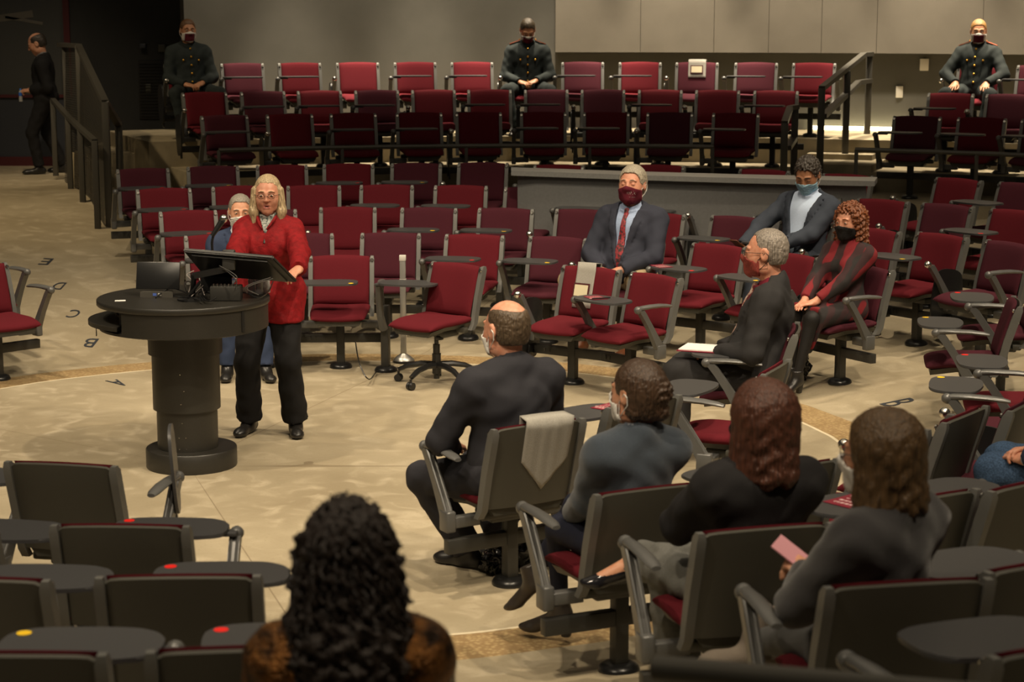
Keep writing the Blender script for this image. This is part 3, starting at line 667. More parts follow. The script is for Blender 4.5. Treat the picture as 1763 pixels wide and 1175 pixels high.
# ------------------------------------------------------------------ lectern
lc = on_floor(325, 801); s = F/(lc.y*.985+CAMH*.172)
g = empty('lectern', lc); setp(g, 'round black lectern on a telescoping column, crowded with equipment, in front of the speaker', 'lectern')
bm = bmesh.new(); lathe(bm, [(.005, .0), (.272, 0), (.275, .006), (.275, .112), (.270, .118), (.005, .118)], 56, c=(.02, 0, 0)); obj('base', bm, M['lect'], g)
for r0, z0, z1 in ((.183, .118, .375), (.203, .36, .745), (.222, .70, .90)):
    bm = bmesh.new(); lathe(bm, [(.005, z0), (r0, z0), (r0, z1), (.005, z1)], 48); c_ = obj('column_sleeve', bm, M['lect'], g)
bm = bmesh.new()
for x, z in ((.0, .42), (.0, .30), (.02, .21), (-.02, .21), (.0, .60), (.02, .50), (-.02, .14), (.02, .14)):
    rr = .204 if z > .36 else .184
    bmesh.ops.create_uvsphere(bm, u_segments=6, v_segments=4, radius=.0035, matrix=Matrix.Translation((x, -math.sqrt(rr*rr-x*x), z)))
obj('screw', bm, M['chrome'], g)['kind'] = 'stuff'
TR = .515
bm = bmesh.new(); lathe(bm, [(.005, 1.005), (TR-.004, 1.005), (TR, 1.010), (TR, 1.034), (TR-.004, 1.040), (.005, 1.040)], 72); obj('table_top', bm, M['lect'], g)
bm = bmesh.new(); lathe(bm, [(TR-.045, .870), (TR-.012, .870), (TR-.012, 1.004), (TR-.045, 1.004)], 60, a0=R(-126), a1=R(148)); obj('drum_side', bm, M['lect'], g)
bm = bmesh.new(); lathe(bm, [(.005, .835), (.36, .835), (TR-.05, .852), (TR-.012, .862), (TR-.012, .876), (.005, .876)], 72); obj('bottom_shell', bm, M['lect'], g)
bm = bmesh.new(); lathe(bm, [(.005, .895), (TR+.005, .895), (TR+.01, .900), (TR+.01, .918), (.005, .922)], 72, c=(-.045, .0, 0), sx=1.0, sy=.96, a0=R(122), a1=R(232)); me_ = bmesh_to(bm, 'pull_out_shelf')
bm = bmesh.new(); pts = [(-.045+(TR+.01)*math.cos(R(a)), (TR+.01)*.93*math.sin(R(a))) for a in range(118, 243, 6)]; prism(bm, pts, .893, .918, .003); obj('pull_out_shelf', bm, M['lect'], g)
bm = bmesh.new(); box(bm, (-.02, 0, .94), (.62, .60, .10)); obj('inner_box', bm, M['black'], g, smooth=False)
bm = bmesh.new(); a_ = R(-38); box(bm, ((TR-.010)*math.cos(a_), (TR-.010)*math.sin(a_), .94), (.004, .022, .125), rot=(0, 0, a_)); obj('panel_joint', bm, M['black'], g)
bm = bmesh.new()
for k in range(3): tube(bm, spline([Vector((-.36+.03*k, -.12+.02*k, .93)), Vector((-.38, -.16, .97-.01*k)), Vector((-.34+.02*k, -.22, .95)), Vector((-.30, -.24+.02*k, .925))]), .004, 5)
obj('cable', bm, nmat('brown_cable', (.07, .03, .02), .4), g)
bm = bmesh.new(); box(bm, (-.52, -.06, .86), (.004, .006, .06)); box(bm, (-.52, -.06, .825), (.004, .012, .03)); obj('key', bm, M['black'], g)
def thingL(name, label, cat, px, py, z=1.040, rz=0):
    p = on_z(px, py, z); return setp(empty(name, p, rz), label, cat)
# small tablet computer on its dock
t = thingL('tablet_computer', 'black tablet computer leaning on a grey dock at the left of the lectern top', 'computer', 272, 511, rz=R(-4))
bm = bmesh.new(); prism(bm, [(-.10, -.035), (.10, -.035), (.085, .035), (-.085, .035)], 0, .035, .004); obj('dock', bm, nmat('dock_grey', (.07, .065, .055), .4), t)
bm = bmesh.new(); box(bm, (0, .02, .125), (.265, .012, .165), rot=(R(-16), 0, 0), bev=.004); sc_ob = obj('screen', bm, M['black'], t)
bm = bmesh.new(); box(bm, (-.01, -.0365, .018), (.022, .002, .016), rot=(0, 0, 0)); obj('sticker', bm, nmat('blue_sticker', (.08, .14, .45), .4), t)
bm = bmesh.new(); box(bm, (.02, -.0365, .018), (.018, .002, .016)); obj('sticker', bm, M['white'], t)
bm = bmesh.new(); tube(bm, spline([on_z(268, 513, 1.045), on_z(285, 500, 1.08), on_z(300, 497, 1.09), on_z(322, 505, 1.06)]), .005, 6); setp(obj('cable_loop', bm, M['black']), 'thick black cable arching over the dock of the tablet computer', 'cable')
bm = bmesh.new(); p = on_z(207, 518, 1.0415); bmesh.ops.create_cube(bm, size=1, matrix=Matrix.Translation(p) @ Matrix.Rotation(.2, 4, 'Z') @ Matrix.Diagonal((.062, .045, .001, 1))); setp(obj('white_tag', bm, M['paper']), 'small white tag at the left rim of the lectern top', 'tag')
# big tilted display on an arm stand
dcor = [on_D(315, 433, 11.05), on_D(470, 446, 11.0), on_D(511, 487, 11.34), on_D(349, 474, 11.40)]
t = setp(empty('display_monitor', on_z(330, 517, 1.04)), 'large flat black display tilted toward the speaker, its back to the camera', 'monitor')
def slab4(c, th, name, mat, parent, inset=0.0, bulge=0):
    o0 = parent.location; c = [v-o0 for v in c]; n = (c[1]-c[0]).cross(c[3]-c[0]).normalized(); ctr = sum(c, Vector())/4
    c = [v+(ctr-v)*inset for v in c]; bm = bmesh.new(); rings(bm, [[v+n*(bulge) for v in c], [v+n*(bulge+th) for v in c]])
    bmesh.ops.bevel(bm, geom=list(bm.edges), offset=min(.008, th*.3), segments=2, affect='EDGES'); return obj(name, bm, mat, parent)
nn = (dcor[1]-dcor[0]).cross(dcor[3]-dcor[0]).normalized(); sg = 1 if nn.y > 0 else -1
bkm = nmat('display_back', (.022, .021, .019), .35)
slab4(dcor, .022*sg, 'casing', bkm, t); slab4(dcor, .012*-sg, 'back_panel', M['black'], t, .16, 0); slab4(dcor, .003*sg, 'screen', nmat('dark_screen_glass', (.02, .02, .025), .1), t, .04, .0215*sg)  # screen is plain dark glass without emission
o0 = t.location; c0 = (dcor[0]*.5+dcor[1]*.5)*.55+(dcor[2]*.5+dcor[3]*.5)*.45
bm = bmesh.new(); box(bm, on_D(394, 448, 11.08)-o0, (.075, .05, .125), rot=(R(-8), 0, 0), bev=.01); obj('mount', bm, M['steel'], t)
bm = bmesh.new(); bar(bm, on_D(392, 463, 11.08)-o0, on_D(334, 475, 11.05)-o0, .035, .035); tube(bm, [on_D(334, 472, 11.05)-o0, on_z(331, 512, 1.05)-o0], .016, 10); tube(bm, [on_D(345, 485, 11.05)-o0, on_z(322, 514, 1.05)-o0], .009, 8); obj('arm', bm, M['black'], t)
bm = bmesh.new(); lathe(bm, [(.005, 0), (.085, 0), (.085, .010), (.02, .018), (.005, .018)], 28); obj('base', bm, M['black'], t)
bm = bmesh.new(); 
for k, (x0, y0, x1, y1, dr) in enumerate(((378, 458, 400, 492, 14), (384, 462, 404, 500, 10), (466, 478, 425, 505, -14), (470, 480, 445, 508, -22))):
    a, b = on_D(x0, y0, 11.02), on_D(x1, y1, 11.0); m_ = (a+b)/2+Vector((dr/250*1.2, -.03, .0)); tube(bm, spline([a-o0, m_-o0, b-o0]), .0028, 6)
obj('cable', bm, nmat('grey_cable', (.06, .058, .055), .4), t)
# boxes and small monitor behind
t = thingL('control_box', 'low black control box with a row of knobs in the middle of the lectern top', 'box', 388, 519)
bm = bmesh.new(); box(bm, (0, .05, .045), (.18, .11, .085), bev=.005); obj('case', bm, M['steel'], t)
for k in range(7):
    bm = bmesh.new(); bmesh.ops.create_cone(bm, cap_ends=True, segments=10, radius1=.006, radius2=.005, depth=.016, matrix=Matrix.Translation((-.07+.022*k, .02, .094))); obj('knob', bm, M['chrome'], t)
t = thingL('small_screen', 'small upright black screen between the arm stand and the control box', 'screen', 372, 506)
bm = bmesh.new(); box(bm, (0, .03, .09), (.19, .014, .15), rot=(R(-10), 0, 0), bev=.004); obj('casing', bm, M['black'], t); bm = bmesh.new(); box(bm, (0, .03, .008), (.10, .08, .016), bev=.003); obj('stand', bm, M['black'], t)
bm = bmesh.new(); zz = 1.052
for pts in ([(335, 505), (345, 498), (352, 510), (362, 516), (372, 513)], [(322, 500), (318, 488), (326, 480), (333, 492), (330, 505)], [(350, 515), (342, 505), (352, 495), (349, 485)], [(400, 500), (425, 505), (445, 508), (462, 500), (470, 485)], [(300, 508), (315, 512), (330, 508), (345, 516)]):
    tube(bm, spline([on_z(x, y+6, zz+.0)+Vector((0, 0, .01*math.sin(i*2.1)+.012)) for i, (x, y) in enumerate(pts)]), .0045, 6)
setp(obj('cable_tangle', bm, M['black']), 'tangle of black cables across the lectern top', 'cables')
bm = bmesh.new()
for pts in ([(325, 503), (330, 486), (322, 478), (334, 474)], [(352, 508), (346, 492), (342, 478)], [(330, 510), (344, 500), (356, 492)]):
    tube(bm, spline([on_z(x, y+6, zz)+Vector((0, 0, .02+.01*i)) for i, (x, y) in enumerate(pts)]), .003, 5)
setp(obj('white_wires', bm, nmat('pale_wire', (.28, .25, .23), .4)), 'thin pale and red wires around the monitor stand', 'wires')
# clear water bottles under the display
glassy = nmat('clear_plastic', (.55, .55, .55), .15, spec=.8, bump=.6, bscale=60); glassy.node_tree.nodes['Principled BSDF'].inputs['Transmission Weight'].default_value = .35
for k, (bx, by) in enumerate(((434, 505), (447, 506), (459, 504))):
    p = on_z(bx, by, 1.04); b_ = setp(empty('water_bottle', p), ['clear plastic water bottle under the display, nearest the control box', 'middle clear plastic water bottle under the display', 'clear plastic water bottle under the display, nearest the speaker'][k], 'bottle', 'water bottles on the lectern')
    bm = bmesh.new(); lathe(bm, [(.002, 0), (.022, 0), (.024, .01), (.022, .03), (.024, .045), (.022, .06), (.024, .075), (.022, .085), (.012, .10), (.010, .112), (.002, .112)], 14); obj('bottle_body', bm, glassy, b_)
    bm = bmesh.new(); lathe(bm, [(.002, .112), (.012, .112), (.012, .126), (.002, .126)], 12); obj('cap', bm, M['white'], b_)
# microphone on a gooseneck
p0 = on_z(352, 512, 1.04)+Vector((0, .35, 0)); t = setp(empty('microphone', p0), 'black microphone with a silver grille on a gooseneck at the left end of the display', 'microphone')
h = on_D(385, 377, 11.45); b = on_D(365, 407, 11.42); c_ = on_D(366, 440, 11.42); o0 = p0
bm = bmesh.new(); bmesh.ops.create_uvsphere(bm, u_segments=16, v_segments=12, radius=.027, matrix=Matrix.Translation(h-o0)); obj('grille', bm, M['chrome'], t)
bm = bmesh.new(); tube(bm, [h-o0, h+(b-h)*.3-o0, b-o0], [.022, .019, .013], 14); obj('handle', bm, M['black'], t)
bm = bmesh.new(); tube(bm, spline([b+(h-b)*.3-o0, b+Vector((.0, 0, -.03))-o0, c_-o0, Vector((c_.x-o0.x, c_.y-o0.y, .0))]), .008, 8); obj('gooseneck', bm, M['black'], t)
bm = bmesh.new(); lathe(bm, [(.002, 0), (.05, 0), (.05, .012), (.002, .015)], 20, c=(c_.x-o0.x, c_.y-o0.y, 0)); obj('base', bm, M['black'], t)
# ------------------------------------------------------------------ cloths, cards, papers
def on_chair(g): return g.matrix_basis
def drape(g, x0, x1, front, back, label, cat='cloth', point=0.0):
    """cloth hung over the backrest: front and back lengths; point lengthens the middle of the back flap"""
    bm = bmesh.new(); rows = []; n = 14; path = []
    for k in range(9): v = 1-k/8*front/(HT-.475); path.append(('f', v))
    for k in range(13): path.append(('b', 1-k/12*back/(HT-.475)))
    ff = back_fn(.44, .44, .475, HT, .012); fb = back_fn(.44, .47, .44, HT, -.022)
    for side, v in path:
        r = []
        for i in range(n+1):
            u = (x0+(x1-x0)*i/n)/.44+.5; vv = v
            if side == 'b' and point: vv = 1-(1-v)*(1-point*abs(2*i/n-1))
            c, nn = (ff if side == 'f' else fb)(u, max(vv, -.3)); th = .034 if side == 'f' else -.006
            p = c+nn*(th if side == 'f' else -.010+.003*math.sin(i*1.9))
            if v > .97: p.z += .024
            r.append(bm.verts.new(p))
        rows.append(r)
    rows = rows[:9][::-1]+rows[9:]
    for a, b in zip(rows[:-1], rows[1:]):
        for i in range(n): bm.faces.new((a[i], a[i+1], b[i+1], b[i]))
    me = bmesh_to(bm, 'cloth', angle=180); o = link('draped_cloth', me, M['cloth'], loc=g.location, rot=g.rotation_euler)
    sm = o.modifiers.new('s', 'SOLIDIFY'); sm.thickness = .006; setp(o, label, cat); return o
drape(SEAT[('A', 2)], -.06, .10, .30, .28, 'grey cloth over the back of the front row chair with the name card')
drape(SEAT['M1'], -.08, .17, .06, .30, 'grey pointed cloth hanging down the back of the balding man\'s chair', point=.45)
drape(SEAT[('H', 9)], -.11, .10, .19, .15, 'pale cloth over the back of a plum chair in the top row')
def card(g, x, z, w_, h_, label, lines=True, name='name_card'):
    ff = back_fn(.44, .44, .475, HT, .012); c, nn = ff(x/.44+.5, (z-.475)/(HT-.475)); o = setp(empty(name, g.matrix_basis @ (c+nn*.043), 0), label, 'card'); o.rotation_euler = g.rotation_euler
    tilt = R(-16)+math.pi/2
    bm = bmesh.new(); box(bm, (0, 0, 0), (w_+.025, .003, h_+.025), rot=(R(16), 0, 0)); obj('border', bm, M['maroon'], o, smooth=False)
    bm = bmesh.new(); box(bm, (0, .0025, 0), (w_, .003, h_), rot=(R(16), 0, 0)); obj('card', bm, nmat('cream_card', (.62, .56, .38), .7), o, smooth=False)
    bm = bmesh.new()
    for i in range(7):
        box(bm, (-.035+.0115*i+(.006 if i > 3 else 0), .0045, -.015), (.008, .002, .010 if i % 3 else .014), rot=(R(16), 0, 0))
    q = obj('lettering', bm, M['ink'], o, smooth=False)
card(SEAT[('A', 2)], .035, .66, .115, .085, 'cream name card in a maroon border pinned to the grey cloth')
card(SEAT[('H', 9)], .0, .745, .125, .075, 'cream card on the pale cloth in the top row')
prog = nmat('maroon_programme', (.20, .012, .03), .45); white = M['paper']
def programme(g, x, y, rot, label, w_=.14, h_=.20, name='programme', mir=1):
    m = g.matrix_basis; p = m @ Vector((x, y, .7055)); o = setp(empty(name, p, g.rotation_euler.z+rot), label, 'leaflet')
    bm = bmesh.new(); box(bm, (0, 0, .001), (w_, h_, .002)); obj('leaflet', bm, prog, o, smooth=False)
    bm = bmesh.new(); rs = random.Random(3)
    for i in range(5):
        xx = -w_*.4
        while xx < w_*.36:
            l = rs.uniform(.008, .022); box(bm, (xx+l/2, h_*.34-i*h_*.15, .0024), (l, h_*(.07 if i < 2 else .03), .0006)); xx += l+.006
    obj('lettering', bm, nmat('pale_pink_ink', (.6, .4, .4), .5), o, smooth=False)
programme(SEAT[('A', 3)], .14, .20, R(70), 'maroon leaflet on the tablet of the front row chair beside the name card', .12, .18)
programme(SEAT[('B', 6)], .22, .22, R(60), 'maroon leaflet on a red-dotted tablet beside the man in the maroon mask', .12, .18)
programme(SEAT['M9'], .10, .20, R(100), 'maroon programme on the tablet beside the knees in jeans', .17, .24)
programme(SEAT['M15'], .22, .20, R(100), 'maroon leaflet tip on the tablet between the balding man and the pinned-up hair', .12, .16)
m = SEAT['P1'].matrix_basis; p = m @ Vector((.06, .26, .706)); o = setp(empty('writing_pad', p, R(160)), 'white writing pad on a maroon folder on the tablet of the man in profile', 'papers')
bm = bmesh.new(); box(bm, (0, 0, .003), (.30, .24, .006), bev=.001); obj('folder', bm, prog, o, smooth=False)
bm = bmesh.new(); box(bm, (0, .0, .010), (.28, .22, .008), bev=.001); obj('sheets', bm, M['paper'], o, smooth=False)
m = SEAT[('A', 3)].matrix_basis; p = m @ Vector((.06, .22, .709)); bm = bmesh.new(); tube(bm, [(-.07, 0, .004), (.07, .01, .004)], .005, 6); setp(obj('pen', bm, M['black'], loc=p, rot=(0, 0, .3)), 'black pen lying on the maroon leaflet beside the name card', 'pen')
# ------------------------------------------------------------------ implicit-surface modelling for figures
def V3(*a): return np.array(a, dtype=np.float32)
def smin(a, b, k):
    if k <= 0: return np.minimum(a, b)
    h = np.maximum(k-np.abs(a-b), 0)/k; return np.minimum(a, b)-h*h*k*.25
def smax(a, b, k): return -smin(-a, -b, k)
def cone(P, a, b, ra, rb, sc_=None):
    a = np.asarray(a, np.float32); b = np.asarray(b, np.float32)
    if sc_ is not None:
        s = np.asarray(sc_, np.float32); P = P/s; a = a/s; b = b/s
    ab = b-a; t = np.clip(((P-a)@ab)/max(float(ab@ab), 1e-9), 0, 1)
    d = P-a-t[..., None]*ab
    r = np.sqrt((d*d).sum(-1))-(ra+(rb-ra)*t)
    return r*(min(sc_) if sc_ is not None else 1)
def ell(P, c, r, Rm=None):
    q = P-np.asarray(c, np.float32)
    if Rm is not None: q = q@Rm
    r = np.asarray(r, np.float32); a = q/r; k0 = np.sqrt((a*a).sum(-1)); b = a/r; k1 = np.sqrt((b*b).sum(-1))+1e-6
    return k0*(k0-1)/k1
def halfp(P, p, n):
    n = np.asarray(n, np.float32); n = n/np.linalg.norm(n); return (P-np.asarray(p, np.float32))@n
def wob(P, amp, wl, seed=0):
    k = 2*math.pi/wl; x, y, z = P[..., 0]*k, P[..., 1]*k, P[..., 2]*k; s = seed*1.7
    x2 = x+1.3*np.sin(y*.7+s)+.8*np.sin(z*.9+2*s); z2 = z+1.2*np.sin(x*.6+1.1+s)+.7*np.sin(y*.8-s)
    return amp*(np.sin(x2+s)*np.cos(z2*.9)+.5*np.sin(y*1.3+z2+s))
def nets(fn, lo, hi, vx):
    lo = np.array(lo, np.float32); hi = np.array(hi, np.float32)
    n = np.maximum(((hi-lo)/vx).astype(int)+2, 4)
    ax = [lo[i]+vx*np.arange(n[i], dtype=np.float32) for i in range(3)]
    G = np.stack(np.meshgrid(*ax, indexing='ij'), -1)
    f = fn(G.reshape(-1, 3)).reshape(n).astype(np.float32)
    f[0], f[-1], f[:, 0], f[:, -1], f[:, :, 0], f[:, :, -1] = [np.maximum(q, 1e-4) for q in (f[0], f[-1], f[:, 0], f[:, -1], f[:, :, 0], f[:, :, -1])]
    s = f < 0
    cnt = sum(s[i:n[0]-1+i, j:n[1]-1+j, k:n[2]-1+k].astype(np.int8) for i in (0, 1) for j in (0, 1) for k in (0, 1))
    act = (cnt > 0) & (cnt < 8); ids = -np.ones(act.shape, np.int64); idx = np.argwhere(act); ids[act] = np.arange(len(idx))
    acc = np.zeros((len(idx), 3), np.float64); num = np.zeros(len(idx))
    I, J, K = idx.T
    cs = [(i, j, k) for i in (0, 1) for j in (0, 1) for k in (0, 1)]
    for a in cs:
        for d in range(3):
            if a[d]: continue
            b = list(a); b[d] = 1
            fa = f[I+a[0], J+a[1], K+a[2]]; fb = f[I+b[0], J+b[1], K+b[2]]
            m = (fa < 0) != (fb < 0); t = np.where(m, fa/np.where(m, fa-fb, 1), 0)
            p = np.tile(np.array(a, float), (len(idx), 1)); p[:, d] += t; acc[m] += p[m]; num[m] += 1
    vs = (idx+acc/np.maximum(num, 1)[:, None])*vx+lo
    faces = []
    for d in range(3):
        e1, e2 = (d+1) % 3, (d+2) % 3
        sl0 = [slice(None)]*3; sl1 = [slice(None)]*3; sl0[d] = slice(0, -1); sl1[d] = slice(1, None)
        a = s[tuple(sl0)]; b = s[tuple(sl1)]; cr = np.argwhere(a != b)
        cr = cr[(cr[:, e1] > 0) & (cr[:, e2] > 0) & (cr[:, e1] < n[e1]-1) & (cr[:, e2] < n[e2]-1)]
        inside = a[tuple(cr.T)]
        def cid(o1, o2):
            q = cr.copy(); q[:, e1] -= o1; q[:, e2] -= o2; return ids[tuple(q.T)]
        q = np.stack([cid(1, 1), cid(0, 1), cid(0, 0), cid(1, 0)], 1)
        q[~inside] = q[~inside][:, ::-1]; faces.append(q)
    fc = np.concatenate(faces); fc = fc[(fc >= 0).all(1)]
    return vs, fc
def mesh_np(name, parts, mats, smooth=True):
    vs, fs, mi, off = [], [], [], 0
    for (v, f, m) in parts:
        vs.append(v); fs.append(f+off); off += len(v); mi.append(np.full(len(f), m) if np.isscalar(m) else m)
    vs = np.concatenate(vs); fs = np.concatenate(fs); mi = np.concatenate(mi)
    me = bpy.data.meshes.new(name); me.vertices.add(len(vs)); me.vertices.foreach_set('co', vs.astype(np.float32).ravel())
    me.loops.add(len(fs)*4); me.loops.foreach_set('vertex_index', fs.astype(np.int32).ravel())
    me.polygons.add(len(fs)); me.polygons.foreach_set('loop_start', np.arange(0, len(fs)*4, 4, dtype=np.int32))
    me.polygons.foreach_set('material_index', mi.astype(np.int32)); me.polygons.foreach_set('use_smooth', np.ones(len(fs), bool))
    me.update(calc_edges=True); me.validate()
    for m in mats: me.materials.append(m)
    return me
def rotm(yaw=0, pitch=0, roll=0):
    """columns are the frame axes; pitch>0 looks down, yaw>0 turns to the figure's left"""
    return np.array(Euler((R(-pitch), R(roll), R(yaw)), 'YXZ').to_matrix(), dtype=np.float32) if False else \
        np.array(Matrix.Rotation(R(yaw), 3, 'Z') @ Matrix.Rotation(R(-pitch), 3, 'X') @ Matrix.Rotation(R(roll), 3, 'Y'), dtype=np.float32)
def ik(a, b, l1, l2, pole):
    a = np.asarray(a, float); b = np.asarray(b, float); d = b-a; L = np.linalg.norm(d)
    if L > (l1+l2)*.995: b = a+d/L*(l1+l2)*.995; d = b-a; L = np.linalg.norm(d)
    u = d/L; x = (l1*l1-l2*l2+L*L)/(2*L); h = math.sqrt(max(l1*l1-x*x, 0)); p = np.asarray(pole, float); p = p-u*(p@u); p /= np.linalg.norm(p)+1e-9
    return a+u*x+p*h, b
def frame_of(y, z):
    y = np.asarray(y, float); y /= np.linalg.norm(y); z = np.asarray(z, float); z = z-y*(z@y); z /= np.linalg.norm(z); return np.stack([np.cross(y, z), y, z], 1).astype(np.float32)
def f_head(P, c, Rm, fem=0, s=1.0, mouth=0):
    q = (P-c)@Rm/s
    f = ell(q, (0, -.015, .032), (.077, .096, .089)); f = smin(f, ell(q, (0, .030, -.035), (.060-.004*fem, .064, .082)), .05)
    f = smin(f, ell(q, (0, .060, -.095), (.026-.003*fem, .026, .022)), .03)
    for x in (-1, 1):
        f = smin(f, ell(q, (x*.036, .052, -.025), (.026, .028, .030)), .025); f = smin(f, ell(q, (x*.050, .010, -.075), (.018, .035, .022)), .03)
        f = smax(f, -ell(q, (x*.031, .107, .008), (.019, .020, .013)), .012)
        f = smin(f, ell(q, (x*.031, .081, .008), (.0145, .0135, .0125)), .003)
        f = smin(f, cone(q, (x*.016, .090, .029), (x*.046, .078, .030), .007, .006), .012)
        e = ell(q, (x*.081, -.006, .000), (.009, .022, .033)); e = smax(e, -ell(q, (x*.090, .002, .004), (.007, .012, .019)), .006); f = smin(f, e, .008)
    f = smin(f, cone(q, (0, .090, .020), (0, .110-.004*fem, -.020), .007, .011-.003*fem), .014)
    for x in (-1, 1): f = smin(f, ell(q, (x*(.012-.002*fem), .101-.003*fem, -.024), (.008-.0015*fem, .010, .008-.002*fem)), .008)
    f = smin(f, cone(q, (-.018, .087, -.052), (.018, .087, -.052), .0055, .0055), .007)
    f = smin(f, cone(q, (-.015, .086, -.068), (.015, .086, -.068), .0065, .0065), .006)
    if mouth: f = smax(f, -ell(q, (0, .096, -.060), (.012, .012, .0045)), .003)
    return f*s
class Fig: pass
SKIN = {}
def skin(tone):
    c = {'fair': (.56, .30, .19), 'tan': (.42, .21, .115), 'pink': (.60, .30, .20)}[tone]
    if tone not in SKIN: SKIN[tone] = nmat('skin_'+tone, c, .5, noise=.12, nscale=50, col2=(c[0]*.92, c[1]*.78, c[2]*.72), spec=.4)
    return SKIN[tone]
_fm = {}
def fab(name, c, rough=.85, bump=.12, scale=500, noise=.15, sheen=0.0, spec=.25):
    if name not in _fm: _fm[name] = nmat(name, c, rough, noise=noise, nscale=scale*.5, bump=bump, bscale=scale, sheen=sheen, spec=spec)
    return _fm[name]
LIP = nmat('lips', (.48, .17, .13), .45); DARKM = nmat('mouth_dark', (.05, .012, .01), .6)
EYEW = nmat('eye_white', (.62, .58, .52), .25); IRIS = nmat('iris', (.04, .03, .02), .15)
def hand_field(P, w, Fm, s, curl=35, spread=0, sc_=1.0):
    """w wrist, Fm frame (x toward +X side, y along fingers, z back of hand); s=+1 thumb on +x"""
    q = (P-w)@Fm/sc_
    f = cone(q, (0, -.02, 0), (0, .015, 0), .024, .026, (1.15, 1, .8)); f = smin(f, ell(q, (0, .048, 0), (.041, .050, .0145)), .02)
    ls = [.072, .080, .074, .058]; xs = [.030, .010, -.010, -.029]
    for i in range(4):
        x = s*xs[i]; p = np.array([x, .082-.006*abs(i-1), .001]); a = R(curl*.5); sp = s*(1.5-i)*spread*.02
        for seg, (lf, rr) in enumerate(((.45, .0092), (.32, .0084), (.25, .0076))):
            d = np.array([sp, math.cos(a), -math.sin(a)]); d /= np.linalg.norm(d); e = p+d*ls[i]*lf
            f = smin(f, cone(q, p, e, rr, rr*.93), .004); p = e; a += R(curl*.75)
    a = np.array([s*.026, .016, -.006]); b = np.array([s*.048, .046, -.016]); c = np.array([s*.050, .076, -.022+(-.0002*curl)]); e = np.array([s*.042, .100, -.026-(.0003*curl)])
    f = smin(f, cone(q, a, b, .016, .0115), .012); f = smin(f, cone(q, b, c, .011, .0095), .004); f = smin(f, cone(q, c, e, .0095, .0078), .004)
    return f*sc_
